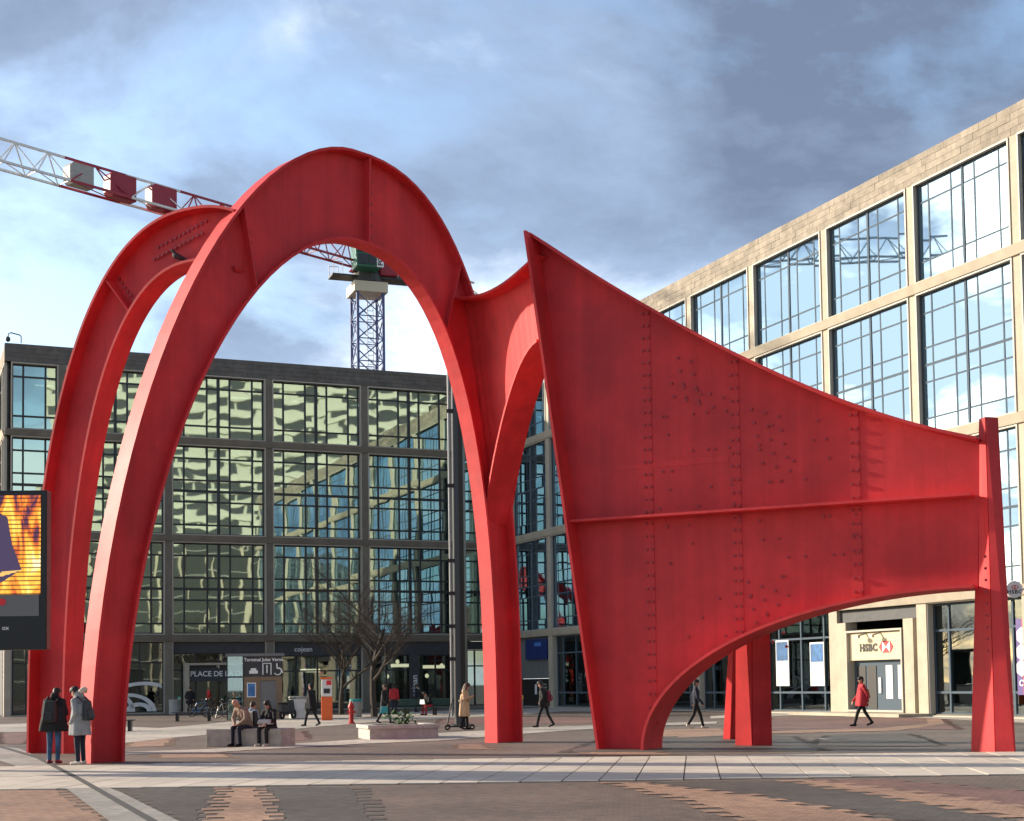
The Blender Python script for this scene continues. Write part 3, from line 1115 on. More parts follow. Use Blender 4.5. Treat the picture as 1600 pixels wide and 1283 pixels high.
# round bank sign on a bracket
rs = at(1584, 921, 47.5)
sgn = thing('round_sign', 'round white bank sign on a bracket above the purple banner', 'sign', rs)
disc = MB()
disc.lathe([(0.02, -0.07), (0.27, -0.07), (0.285, 0.0), (0.27, 0.07), (0.02, 0.07)], 28)
do = disc.build('disc', 'letter_white', sgn, smooth=False)
do.rotation_euler = (math.pi / 2, 0, 0)
text('lettering', 'HSBC', 0.175, 'letter_dark', sgn, (0, -0.075, -0.14), extrude=0.004, align='CENTER', bold=0.004)
hexlogo(sgn, None, -0.085, 0.07, 0.12, -0.073)
MB().bar((0.27, 0, 0), (3.3, 0.9, 0), 0.05).build('bracket', 'grey_metal', sgn)

# sign board on the roof near the corner
x0_, z0_ = onB(800, 575)
rb = thing('rooftop_sign', 'grey roof housing with white letters and blue lettering at the corner of the sunlit building', 'sign',
           CORNER + uB * 1.0 - nB * 2.0 + Vector((0, 0, ROOF - 0.73)), PHI)
MB().box(0, 17, 0, 5, 0, 2.3).build('housing', 'concrete', rb)
la, lz = onB(836, 536, -2.0)
text('lettering', 'CIC', 0.95, 'letter_white', rb, (la - 3.0, -0.05, 0.95), extrude=0.05, bold=0.02)
for k in range(5):
    MB().prism([(5.3 + k * 1.05, -0.03, 0.9 - 0.0 * k), (6.1 + k * 1.05, -0.03, 0.9), (6.2 + k * 1.05, -0.03, 0.5 + 0.05 * k), (5.45 + k * 1.05, -0.03, 0.2 + 0.1 * k)], (0, -0.02, 0)).build('sign_mark', 'letter_blue', rb)

# ------------------------------------------------------------------ blocks across the square, seen mirrored in the glass
tw = thing('apartment_tower', 'cream banded apartment tower across the square, mirrored in the dark glass front', 'building', (112, -72, 0), R(217))
MB().box(-46, 46, 0.0, 20, 0, 73).build('core', 'tower_cream', tw)
tr_ = random.Random(4)
for k in range(22):
    z = 3.4 * k
    x = -45.0
    wb = MB()
    while x < 44:
        L2 = tr_.choice((2.5, 5.5, 8.0, 11.0))
        wb.box(x, min(x + L2, 45), -0.06, 0.1, z + 0.2, z + 1.75)
        x += L2 + tr_.choice((0.5, 0.7, 3.0))
    wb.build('window_row', 'tower_dark', tw)
    MB().box(-46, 46, -0.5, -0.01, z + 1.9, z + 2.25).build('ledge', 'tower_cream', tw)
lowb = thing('low_block', 'dark low building across the square, mirrored in the lower glass', 'building', (74, -34, 0), R(217))
MB().box(-60, 60, 0, 12, 0, 27).build('wall', 'low_wall', lowb)
for k in range(7):
    MB().box(-59, 59, -0.2, -0.005, 3.7 * k + 3.2, 3.7 * k + 3.35).build('ledge', 'bin_grey', lowb)
for k in range(34):
    MB().box(-58 + 3.4 * k + (k % 3) * 0.7, -57.7 + 3.4 * k + (k % 3) * 0.7 + (0.35 if k % 4 == 0 else 0), -0.3, -0.01, 0, 26).build('pier', 'concrete_pale', lowb)

# ================================================================== red steel sculpture (plain arches and a plain arched plate wall)
scu = thing('red_sculpture', 'huge red painted steel sculpture of bolted arches and a broad plate wall', 'sculpture', (0, 36, 0))
SB = Vector((0, 36, 0))
bolts = MB()


def bolt(p, n, r=0.045):
    n = Vector(n).normalized()
    a = Vector((0, 0, 1)) if abs(n.z) < 0.9 else Vector((1, 0, 0))
    s = n.cross(a).normalized()
    t = n.cross(s)
    vs = [p + (s * math.cos(k * math.pi / 3) + t * math.sin(k * math.pi / 3)) * r for k in range(6)]
    vs += [v + n * 0.035 for v in vs]
    vs = [v - SB for v in vs]
    bolts.add(vs, [tuple(range(6, 12))] + [(k, (k + 1) % 6, 6 + (k + 1) % 6, 6 + k) for k in range(6)])


def steel(name, mb, bev=0.0):
    mb.v = [tuple(Vector(v) - SB) for v in mb.v]
    return mb.build(name, 'red', scu, bevel=bev)


def curve_normals(P, n):
    res = []
    for i in range(len(P)):
        d = (P[min(i + 1, len(P) - 1)] - P[max(i - 1, 0)]).normalized()
        res.append(d.cross(n).normalized())
    return res


def rib(name, P, n, w, t, off=0.0, w2=None):
    """flange: a plate following curve P, w wide across the plane normal n, t thick"""
    N = curve_normals(P, n)
    m = len(P)
    A_, B_, D = [], [], []
    for i in range(m):
        ww = w if w2 is None else w + (w2 - w) * i / (m - 1)
        A_.append(P[i] + n * (ww / 2) + N[i] * off)
        B_.append(P[i] - n * (ww / 2) + N[i] * off)
        D.append(N[i] * t)
    b = MB()
    b.strip(A_, B_, D)
    return steel(name, b)


def ellipse(org, u, c, a, b, t0, t1, n=56, ar=None):
    """plain half-ellipse standing on the ground in the vertical plane org,u"""
    res = []
    for i in range(n + 1):
        t = t0 + (t1 - t0) * i / n
        c_, s_ = math.cos(t), max(math.sin(t), 0.0)
        e = 1.10 if (c_ > 0 and ar) else (0.78 if ar else 0.87)
        aa_ = ar if (ar and c_ < 0) else a
        res.append(org + u * (c - aa_ * math.copysign(abs(c_) ** e, c_)) + Vector((0, 0, b * s_ ** e)))
    return res


def arch(org, u, outer, inner, t1o, t1i, fw, stiff, webn):
    n = Vector((u.y, -u.x, 0))
    PO = ellipse(org, u, *outer[:3], 0, t1o, ar=outer[3])
    PI = ellipse(org, u, *inner[:3], 0, t1i, ar=inner[3])
    steel('web', MB().strip(PO, PI, n * 0.06))
    rib('outer_flange', PO, n, fw, 0.07, 0.0)
    rib('inner_flange', PI, n, fw * 0.8, 0.07, 0.0)
    for f in stiff:
        i = int(f * 56)
        for sgn_ in (1, -1):
            a, b = PO[i], PI[i]
            d = n * sgn_
            q = (b - a).normalized() * 0.05
            steel('stiffener', MB().strip([a + d * 0.032 + q, b + d * 0.032 - q], [a + d * fw * 0.45 + q, b + d * fw * 0.36 - q], (PO[min(i + 1, 56)] - PO[i - 1]).normalized() * 0.05))
        for k in range(7):
            p = PO[i].lerp(PI[i], 0.12 + 0.76 * k / 6) + (PO[min(i + 1, 56)] - PO[i - 1]).normalized() * 0.2
            bolt(p + n * 0.03, n)
    return PO, PI, n


F1 = Vector((-9.55, 33.3, 0))
C1 = Vector((-0.55, 41.6, 0))
u1 = (C1 - F1).normalized()
PO1, PI1, n1 = arch(F1, u1, (7.2, 7.35, 15.75, 5.8), (7.3, 6.65, 13.4, 4.85), math.pi, math.pi, 0.66, (0.34, 0.52, 0.70), 1)
# second arch, springing from its own foot and running into the crown of the first
F2 = Vector((-12.4, 39.0, 0))
u2 = Vector((math.cos(R(27)), -math.sin(R(27)), 0))
PO2, PI2, n2 = arch(F2, u2, (5.15, 5.4, 13.7, None), (5.15, 4.25, 12.4, None), math.pi / 2 + 0.215, math.pi / 2 + 0.285, 0.8, (0.62,), 1)
for k in range(12):
    p = PO2[50].lerp(PI2[50], 0.2 + 0.03 * k) - u2 * (0.15 * k)
    bolt(p + n2 * 0.03, n2)
    bolt(p + n2 * 0.03 - Vector((0.1, 0, 0.3)), n2)

# the plate wall
WA = Vector((2.55, 36.6, 0))
uw = Vector((8.3, -4.1, 0)).normalized()
nw = Vector((uw.y, -uw.x, 0))          # towards the viewer


def W(px, py):
    return on(px, py, WA, uw, nw)


def wp(s_, z, off=0.0):
    return WA + uw * s_ + nw * off + Vector((0, 0, z))


p_tl, p_tr = W(842, 374), W(1532, 690)
p_c = W(1240, 640)
top = []
for i in range(41):
    t = i / 40
    top.append((p_tl[0] * (1 - t) ** 2 + 2 * p_c[0] * t * (1 - t) + p_tr[0] * t * t, p_tl[1] * (1 - t) ** 2 + 2 * p_c[1] * t * (1 - t) + p_tr[1] * t * t))
p_bl = W(946, 1172)
p_br = W(1018, 1170)
p_end = W(1528, 918)
und = []
aa, bb = p_end[0] - p_br[0], p_end[1]
for i in range(41):
    t = math.pi / 2 * i / 40
    und.append((p_end[0] - aa * math.cos(t), bb * math.sin(t)))
outline = [(p_bl[0], 0.0)] + und + top[::-1]
steel('wall_plate', MB().prism([wp(s_, z, 0.035) for s_, z in outline], nw * -0.07))
rib('top_flange', [wp(s_, z) for s_, z in top], nw, 1.15, 0.07, 0.0)
rib('under_flange', [wp(s_, z) for s_, z in und], nw, 1.3, 0.07, 0.0)
left_edge = [(p_tl[0] + (p_bl[0] - p_tl[0]) * i / 20, p_tl[1] * (1 - i / 20)) for i in range(21)]
rib('edge_flange', [wp(s_, z) for s_, z in left_edge], nw, 1.7, 0.07, 0.0, w2=1.0)
# one level stiffening rib and bolted vertical seams


def wall_top(s_):
    return float(np.interp(s_, [q[0] for q in top], [q[1] for q in top]))


def wall_bot(s_):
    if s_ < und[0][0]:
        return 0.0
    return float(np.interp(s_, [q[0] for q in und], [q[1] for q in und]))


def left_s(z):
    return p_tl[0] + (p_bl[0] - p_tl[0]) * (1 - z / p_tl[1])


zr = W(1200, 797)[1]
rib_c = [wp(left_s(zr) + 0.04 + (p_end[0] - left_s(zr) - 0.05) * i / 12, zr, 0.27) for i in range(13)]
rib('level_rib', rib_c, nw, 0.46, 0.06)
for px in (1015, 1152, 1338):
    s_ = W(px, 800)[0]
    zt_, zb_ = wall_top(s_) - 0.1, wall_bot(s_) + 0.12
    for (za, zb) in ((zr + 0.04, zt_), (zb_, zr - 0.04)):
        if zb - za < 0.3:
            continue
        steel('cover_strip', MB().box(0, 0.001, 0, 0.001, 0, 0.001) if False else MB().strip([wp(s_ - 0.12, za, 0.043), wp(s_ - 0.12, zb, 0.043)], [wp(s_ + 0.12, za, 0.043), wp(s_ + 0.12, zb, 0.043)], nw * 0.016))
        k = int((zb - za) / 0.32)
        for i in range(k + 1):
            for sx in (-0.07, 0.07):
                bolt(wp(s_ + sx, za + 0.1 + (zb - za - 0.2) * i / max(k, 1), 0.052), nw, 0.036)
for _ in range(70):
    s_ = rnd.uniform(0.9, 6.2)
    z = rnd.uniform(2.0, 9.0)
    if wall_bot(s_) + 0.4 < z < wall_top(s_) - 0.5 and s_ > left_s(z) + 0.5:
        z = round(z * 2.2) / 2.2
        bolt(wp(s_, z, 0.035), nw, 0.036)
for (px, py, nx, ny) in ((1050, 600, 5, 2), (1175, 640, 3, 5), (1170, 910, 3, 5), (1060, 560, 2, 4)):
    s0_, z0w = W(px, py)
    for i in range(nx):
        for j in range(ny):
            bolt(wp(s0_ + i * 0.33 + j * 0.06, z0w - j * 0.33 - i * 0.12, 0.035), nw, 0.04)
# horizontal seam line of the lower plates
s0_, z0w = W(960, 732)
steel('cover_strip', MB().strip([wp(s0_, z0w - 0.07, 0.041), wp(W(1140, 722)[0], z0w - 0.07, 0.041)], [wp(s0_, z0w + 0.07, 0.041), wp(W(1140, 722)[0], z0w + 0.07, 0.041)], nw * 0.012))

# right leg: tapered folded plates
gR0, gR1 = G(1519, 1174), G(1585, 1176)
lt = W(1532, 655)
L_top = WA + uw * (lt[0] + 0.15) + Vector((0, 0, lt[1]))
gm = gR0.lerp(gR1, 0.48) + Vector((0.0, -0.25, 0))


def leg_plate(name, b0, b1, t0, t1, th=0.06):
    n_ = (b1 - b0).cross(t0 - b0).normalized()
    return steel(name, MB().strip([b0, t0], [b1, t1], n_ * th))


tL, tM, tR = L_top + uw * -0.16, L_top + nw * 0.22, L_top + uw * 0.2
leg_plate('leg_plate', gR0, gm, tL, tM)
leg_plate('leg_plate', gm, gR1, tM, tR)
leg_plate('leg_plate', gR1, gR1.lerp(gR0, 0.5) + Vector((0.25, 0.9, 0)), tR, L_top - nw * 0.25)
for i in range(9):
    t = 0.3 + i * 0.035
    bolt(gm.lerp(tM, t) + Vector((-0.12, -0.03, 0)), Vector((-0.2, -1, 0)), 0.035)
# rear legs propping the wall from behind
for (pl, pr, py, ztop, back) in ((1150, 1206, 1165, 7.2, 0), (1131, 1152, 1155, 6.6, 1)):
    a, b = G(pl, py), G(pr, py)
    m_ = a.lerp(b, 0.42) + Vector((0, -0.25, 0))
    s_ = (a.lerp(b, 0.5).x * 0.95 - WA.x) / uw.x
    tp = wp(s_, ztop, -0.05)
    leg_plate('rear_leg_plate', a, m_, tp - uw * 0.35, tp)
    leg_plate('rear_leg_plate', m_, b, tp, tp + uw * 0.35)
# short bridge from the first arch to the wall
bs, be = PO1[46] + Vector((0, 0, 0)), wp(left_s(11.2) + 0.06, 11.2)
mid_t = []
mid_b = []
bst = F1 + u1 * 11.3
for i in range(15):
    t = i / 14
    hor = bst.lerp(Vector((be.x, be.y, 0)), t)
    mid_t.append(hor + Vector((0, 0, 12.5 - 0.35 * math.sin(math.pi * t) + 0.1 * t)))
    hob = (F1 + u1 * 12.45).lerp(Vector((be.x, be.y, 0)), t)
    mid_b.append(hob + Vector((0, 0, 6.2 + 4.2 * math.sin(math.pi / 2 * t) ** 0.8)))
ub = (Vector((be.x, be.y, 0)) - bst).normalized()
nb = Vector((ub.y, -ub.x, 0))
steel('bridge_web', MB().strip(mid_t, mid_b, nb * 0.06))
rib('bridge_flange', mid_t, nb, 0.9, 0.07)
rib('bridge_flange', mid_b, nb, 0.9, 0.07)
ob = bolts.build('bolts', 'red_bolt', scu)
ob['kind'] = 'stuff'

# ================================================================== tower crane behind the building
CY = 128.0
cb = at(574, 500, CY)
cr = thing('tower_crane', 'red and white tower crane with blue lattice mast behind the mirrored building', 'crane', (cb.x, cb.y, 0), R(20))
ztop = at(574, 462, CY).z
mw = 1.15
m = MB()
for sx in (-1, 1):
    for sy in (-1, 1):
        m.box(sx * mw - 0.11, sx * mw + 0.11, sy * mw - 0.11, sy * mw + 0.11, 0, ztop)
k = 0
z = 14.0
while z < ztop - 1:
    for a, b in (((-mw, -mw), (mw, -mw)), ((mw, -mw), (mw, mw)), ((mw, mw), (-mw, mw)), ((-mw, mw), (-mw, -mw))):
        if k % 2:
            a, b = b, a
        m.bar((*a, z), (*b, z + 2.0), 0.09)
        m.bar((*b, z), (*a, z + 2.0), 0.07)
        m.bar((*a, z), (*b, z), 0.08)
    z += 2.0
    k += 1
m.build('mast', 'crane_blue', cr)
lad = MB()
for sx in (-0.25, 0.25):
    lad.box(0.35 + sx - 0.03, 0.35 + sx + 0.03, 0.3, 0.36, 5, ztop)
zz2 = 20.0
while zz2 < ztop:
    lad.box(0.1, 0.6, 0.3, 0.34, zz2, zz2 + 0.05)
    zz2 += 0.4
lad.build('ladder', 'white_paint', cr)
zs0 = ztop
MB().box(-1.5, 1.5, -1.5, 1.5, zs0, zs0 + 0.9).build('turntable_collar', 'cream_paint', cr)
MB().lathe([(1.0, 0), (1.35, 0.15), (1.35, 0.9), (1.0, 1.2)], 16, (0, 0, zs0 + 0.9)).build('slew_ring', 'dark_grey', cr)
# world-aligned jib axis in the crane's local frame
jd = Vector((-0.656, -0.754, 0)).normalized()
jd = Matrix.Rotation(-R(20), 3, 'Z') @ jd
js = Vector((-jd.y, jd.x, 0))
zj = at(574, 418, CY).z
MB().hexa([Vector((0, 0, 0)) + js * a + jd * b + Vector((0, 0, c)) for a, b, c in
           ((-0.9, -2.2, zs0 + 2.0), (0.9, -2.2, zs0 + 2.0), (0.9, 1.4, zs0 + 2.0), (-0.9, 1.4, zs0 + 2.0), (-0.7, -1.2, zj), (0.7, -1.2, zj), (0.7, 1.0, zj), (-0.7, 1.0, zj))]).build('slewing_frame', 'crane_red', cr)
MB().box(-3.3, 4.2, -0.9, 0.9, zs0 + 1.4, zs0 + 1.55).build('platform', 'dark_grey', cr)
ra = MB()
for xx in (-3.2, -2.4, 2.6, 3.4, 4.15):
    for yy in (-0.85, 0.85):
        ra.bar((xx, yy, zs0 + 1.5), (xx, yy, zs0 + 2.6), 0.05)
for yy in (-0.85, 0.85):
    ra.bar((-3.2, yy, zs0 + 2.6), (-2.4, yy, zs0 + 2.6), 0.05)
    ra.bar((2.6, yy, zs0 + 2.6), (4.15, yy, zs0 + 2.6), 0.05)
ra.build('railing', 'white_paint', cr)
MB().box(2.4, 3.6, -0.6, 0.5, zs0 + 1.56, zs0 + 3.0).build('control_cabinet', 'dark_grey', cr)
cabx, caby = -0.5, -2.1
zc0 = zs0 + 1.75
cab_b = MB().hexa([(cabx - 1.15, caby - 0.8, zc0), (cabx + 1.1, caby - 0.8, zc0), (cabx + 1.1, caby + 0.9, zc0), (cabx - 1.15, caby + 0.9, zc0),
                   (cabx - 1.35, caby - 0.9, zc0 + 2.5), (cabx + 1.2, caby - 0.9, zc0 + 2.5), (cabx + 1.2, caby + 0.9, zc0 + 2.5), (cabx - 1.35, caby + 0.9, zc0 + 2.5)])
cab = cab_b.build('operator_cab', 'crane_green', cr, bevel=0.1)
for (a_, b_, c_, d_) in ((-1.0, -0.2, 0.2, 1.1), (-0.1, 0.5, 0.2, 1.1), (-1.1, -0.2, 1.25, 2.25), (-0.1, 0.5, 1.25, 2.25)):
    MB().box(cabx + a_, cabx + b_, caby - 0.95, caby - 0.915, zc0 + c_, zc0 + d_).build('pane', 'mullion', cab)
MB().box(cabx + 0.62, cabx + 1.22, caby - 0.96, caby - 0.90, zc0, zc0 + 2.55).build('name_board', 'letter_white', cab)
text('lettering', 'POTAIN', 0.60, 'letter_dark', cab, (cabx + 1.12, caby - 0.97, zc0 + 0.12), ry=-math.pi / 2, bold=0.015)
MB().box(0.9, 2.5, -1.2, 0.8, zs0 + 1.6, zs0 + 3.4).build('winch_housing', 'crane_red', cr, bevel=0.1)


def lattice(a0, a1, material, name, hgt=1.9, wid=0.8, n=None):
    b = MB()
    n = n or max(1, int(abs(a1 - a0) / 2.6))

    def P(d, s_, h):
        return jd * d + js * s_ + Vector((0, 0, zj + h))
    b.bar(P(a0, 0, hgt), P(a1, 0, hgt), 0.16)
    b.bar(P(a0, -wid, 0), P(a1, -wid, 0), 0.16)
    b.bar(P(a0, wid, 0), P(a1, wid, 0), 0.16)
    for i in range(n):
        d0 = a0 + (a1 - a0) * i / n
        d1 = a0 + (a1 - a0) * (i + 1) / n
        dm = (d0 + d1) / 2
        for s_ in (-wid, wid):
            b.bar(P(d0, s_, 0), P(dm, 0, hgt), 0.08)
            b.bar(P(dm, 0, hgt), P(d1, s_, 0), 0.08)
        b.bar(P(d0, -wid, 0), P(d0, wid, 0), 0.07)
        b.bar(P(d0, -wid, 0), P(d1, wid, 0), 0.06)
    return b.build(name, material, cr)


lattice(1.0, 20.0, 'crane_red', 'jib_section')
lattice(20.0, 25.0, 'white_paint', 'jib_section')
lattice(25.0, 30.2, 'crane_red', 'jib_section')
lattice(30.2, 46.0, 'white_paint', 'jib_section')
lattice(-9.0, -1.0, 'crane_red', 'jib_section', hgt=1.4)
lattice(-14.0, -9.0, 'cream_paint', 'jib_section', hgt=1.4)


def ballast(d0, d1, material, lo, hi, name, th=0.45):
    b = MB()
    vs = [(d0, lo), (d1 - 0.25, lo), (d1, lo + 0.35), (d1, hi - 0.3), (d1 - 0.3, hi), (d0, hi)]
    b.prism([jd * d + js * -th + Vector((0, 0, zj + h)) for d, h in vs], js * 2 * th)
    return b.build(name, material, cr)


ballast(20.6, 22.9, 'crane_red', -0.1, 1.75, 'ballast_block')
ballast(24.3, 26.6, 'crane_red', -0.1, 1.75, 'ballast_block')
ballast(28.0, 30.0, 'bin_grey', 0.0, 1.6, 'machine_cover')
MB().box(-0.6, 0.6, -0.5, 0.5, -0.9, -0.1).build('trolley', 'crane_red', cr, loc=jd * 20.8 + Vector((0, 0, zj)))

# ================================================================== dark lighting mast
mb_ = G(721, 1135)
pole = thing('lighting_mast', 'tall black octagonal lighting mast standing before the mirrored building', 'mast', mb_)
MB().lathe([(0.27, 0.0), (0.25, 15.9)], 8).build('shaft', 'tower_pole', pole)
MB().lathe([(0.42, 0.0), (0.42, 0.06), (0.3, 0.1)], 8).build('base_flange', 'tower_pole', pole)
MB().tube([(-0.36, -0.1, 0.4), (-0.36, -0.1, 15.4)], 0.05, 8).build('cable_pipe', 'grey_metal', pole)
for z in (2.6, 3.9, 5.2, 6.5, 9.5, 12.5):
    MB().box(-0.44, -0.2, -0.18, -0.02, z, z + 0.14).build('clamp', 'black_metal', pole)

# ================================================================== big video screen on the left
sx1 = at(73, 890, 31.0)
sz0, sz1 = at(60, 1015, 31.0).z, at(60, 766, 31.0).z
scr = thing('video_screen', 'large black framed outdoor video screen showing an orange abstract picture', 'screen', (sx1.x, sx1.y, 0), R(2))
MB().box(-6.0, 0.0, 0.0, 0.35, sz0, sz1).build('cabinet', 'black_metal', scr, bevel=0.02)
MB().box(-3.3, -2.7, 0.05, 0.3, 0.0, sz0).build('post', 'black_metal', scr)
pm = bpy.data.materials.new('screen_picture')
pm.use_nodes = True
n_, l_ = pm.node_tree.nodes, pm.node_tree.links
pb = n_['Principled BSDF']
pb.inputs['Base Color'].default_value = (0.01, 0.01, 0.012, 1)
pb.inputs['Roughness'].default_value = 0.4
tco = n_.new('ShaderNodeTexCoord')
mpg = n_.new('ShaderNodeMapping')
mpg.inputs['Rotation'].default_value = (0, R(38), 0)
mpg.inputs['Scale'].default_value = (2.2, 1, 0.6)
l_.new(tco.outputs['Object'], mpg.inputs[0])
nz = n_.new('ShaderNodeTexNoise')
nz.inputs['Scale'].default_value = 1.1
nz.inputs['Detail'].default_value = 3
nz.inputs['Distortion'].default_value = 1.2
l_.new(mpg.outputs[0], nz.inputs['Vector'])
rp = n_.new('ShaderNodeValToRGB')
el = rp.color_ramp.elements
for _ in range(4):
    el.new(0.5)
for e, (p_, c_) in zip(el, [(0.30, (0.02, 0.016, 0.045)), (0.42, (0.09, 0.02, 0.05)), (0.48, (0.55, 0.10, 0.012)), (0.56, (0.95, 0.38, 0.03)), (0.64, (1.0, 0.62, 0.10)), (0.74, (1, 0.93, 0.75))]):
    e.position = p_
    e.color = (*c_, 1)
l_.new(nz.outputs['Fac'], rp.inputs[0])
wv = n_.new('ShaderNodeTexWave')
wv.bands_direction = 'Z'
wv.inputs['Scale'].default_value = 3.4
l_.new(tco.outputs['Object'], wv.inputs['Vector'])
rw = n_.new('ShaderNodeMapRange')
rw.inputs[1].default_value = 0.05
rw.inputs[2].default_value = 0.35
rw.inputs[3].default_value = 0.15
rw.inputs[4].default_value = 1.0
l_.new(wv.outputs['Fac'], rw.inputs[0])
ms = n_.new('ShaderNodeMath')
ms.operation = 'MULTIPLY'
ms.inputs[1].default_value = 0.75
l_.new(rw.outputs[0], ms.inputs[0])
l_.new(ms.outputs[0], pb.inputs['Emission Strength'])
l_.new(rp.outputs[0], pb.inputs['Emission Color'])
MATS['screen_picture'] = pm
mat('screen_purple', (0.02, 0.016, 0.04), 0.4, emit=(0.05, 0.032, 0.075), estr=0.6)
mat('screen_gold', (0.02, 0.02, 0.02), 0.4, emit=(1.0, 0.62, 0.16), estr=0.55)
mat('screen_grey', (0.02, 0.02, 0.02), 0.4, emit=(0.05, 0.05, 0.055), estr=0.5)
h_ = sz1 - sz0
panel = MB().box(-5.8, -0.13, -0.02, -0.002, sz0 + h_ * 0.345, sz1 - 0.11).build('picture', 'screen_picture', scr)
MB().box(-5.8, -0.16, -0.021, -0.003, sz0 + h_ * 0.21, sz0 + h_ * 0.343).build('caption_strip', 'screen_grey', scr)
# dark rounded shape in the picture
pts = []
for (a, b) in ((-5.8, 0.40), (-0.95, 0.42), (-0.52, 0.50), (-0.72, 0.66), (-0.82, 0.83), (-1.0, 0.86), (-5.8, 0.88)):
    pts.append((a, -0.024, sz0 + h_ * b))
MB().prism(pts, (0, -0.006, 0)).build('picture_shape', 'screen_purple', scr)
for k in range(9):
    z0k = sz0 + h_ * 0.40 + 0.035 * k
    MB().prism([(-1.9 + 0.12 * k, -0.031, z0k), (-1.5 + 0.12 * k, -0.031, z0k + 0.03), (-1.45 + 0.12 * k, -0.031, z0k + 0.055), (-1.9 + 0.12 * k, -0.031, z0k + 0.02)], (0, -0.003, 0)).build('picture_stroke', 'screen_gold', scr)
MB().lathe([(0.08, 0), (0.08, 0.01)], 14).build('picture_dot', 'logo_red', scr, loc=(-0.92, -0.035, sz0 + h_ * 0.30)).rotation_euler = (math.pi / 2, 0, 0)
text('lettering', 'ox', 0.14, 'letter_white', scr, (-0.93, -0.01, sz0 + h_ * 0.125), extrude=0.002)

# ================================================================== street furniture
# stone bench block (two blocks end to end)
ba, bb2 = G(322, 1167), G(440, 1167)
L_ = (bb2 - ba).length
bench = thing('stone_bench', 'long low block bench of pale stone with two people sitting on it', 'bench', ba, math.atan2(bb2.y - ba.y, bb2.x - ba.x))
MB().box(0.0, L_ * 0.515, 0, 0.85, 0, 0.5).build('block', 'bench_stone', bench, bevel=0.015)
MB().box(L_ * 0.52, L_, 0, 0.85, 0, 0.5).build('block', 'bench_stone', bench, bevel=0.015)

# square granite planter
pa_ = G(580, 1149)
pc_ = G(628, 1155)
pd_ = G(682, 1149)
rzp = math.atan2(pd_.y - pc_.y, pd_.x - pc_.x)
plt_ = thing('granite_planter', 'square grey granite planter kerb with a little green plant inside', 'planter', pc_, R(14))
wpl, dpl = 2.15, 2.0
pl = MB()
pl.box(0, wpl, 0, 0.22, 0, 0.33).box(0, wpl, dpl - 0.22, dpl, 0, 0.33).box(-0.001, 0.22, 0.22, dpl - 0.22, 0, 0.33).box(wpl - 0.22, wpl + 0.001, 0.22, dpl - 0.22, 0, 0.33)
pl.v = [(v[0] - 1.0, v[1], v[2]) for v in pl.v]
plt_.rotation_euler.z = R(16)
pl.build('lower_kerb', 'granite', plt_)
cp2 = MB()
cp2.box(-1.06, wpl - 0.94, -0.06, 0.28, 0.332, 0.44).box(-1.06, wpl - 0.94, dpl - 0.28, dpl + 0.06, 0.332, 0.44).box(-1.06, -0.72, 0.28, dpl - 0.28, 0.332, 0.44).box(wpl - 1.28, wpl - 0.94, 0.28, dpl - 0.28, 0.332, 0.44)
cp2.build('coping', 'granite', plt_)
MB().box(-0.78, wpl - 1.22, 0.22, dpl - 0.22, 0.1, 0.34).build('soil', 'soil', plt_)
lf = MB()
for k in range(150):
    a = rnd.uniform(0, 6.28)
    c = Vector((0.15 + rnd.gauss(0, 0.22), 0.8 + rnd.gauss(0, 0.2), 0.36 + rnd.uniform(0.02, 0.42)))
    d = Vector((math.cos(a), math.sin(a), rnd.uniform(0.2, 1.0))).normalized()
    s_ = d.cross(Vector((0, 0, 1))).normalized() * rnd.uniform(0.03, 0.05)
    l__ = rnd.uniform(0.12, 0.22)
    lf.add([c, c + d * l__ * 0.5 + s_, c + d * l__, c + d * l__ * 0.5 - s_], [(0, 1, 2, 3)])
lf.build('leaves', 'leaf', plt_)['kind'] = 'stuff'


def slat_bench(loc, rz, w, label, material, back=True):
    t = thing('slatted_bench', label, 'bench', loc, rz)
    for k in range(4):
        MB().box(-w / 2, w / 2, -0.22 + k * 0.12, -0.12 + k * 0.12, 0.42, 0.46).build('slat', material, t)
    if back:
        for k in range(3):
            MB().box(-w / 2, w / 2, 0.27 + k * 0.02, 0.30 + k * 0.02, 0.55 + k * 0.13, 0.65 + k * 0.13).build('slat', material, t)
    for sx in (-w * 0.36, w * 0.36):
        b = MB().box(sx - 0.06, sx + 0.06, -0.2, 0.26, 0, 0.418)
        b.build('leg', 'black_metal', t)
        if back:
            MB().bar((sx, 0.262, 0.3), (sx, 0.36, 0.95), 0.05).build('back_post', 'black_metal', t)
    return t


slat_bench(G(184, 1143), R(6), 1.3, 'small dark slatted bench behind the left foot of the sculpture', 'dark_grey', False)
slat_bench(G(302, 1127), R(4), 2.2, 'long backless dark bench in front of the address doorway', 'dark_grey', False)
slat_bench(G(657, 1118), R(6), 2.3, 'dark green slatted bench with a person sitting at its end', 'bench_green', True)
slat_bench(G(698, 1117), R(6), 2.0, 'dark green slatted bench partly behind the lighting mast', 'bench_green', True)

# dark round plate in the paving
for i_, (px_m, py_m, lab) in enumerate(((1303, 1155, 'dark round plate with a ring in the paving before the bank'),)):
    mh = thing('round_plate', lab, 'manhole', G(px_m, py_m))
    MB().lathe([(0.40, 0.004), (0.40, 0.022), (0.36, 0.024)], 24).build('ring', 'grey_metal', mh)
    MB().lathe([(0.345, 0.004), (0.345, 0.027), (0.30, 0.029)], 24).build('lid', 'dark_grey', mh)
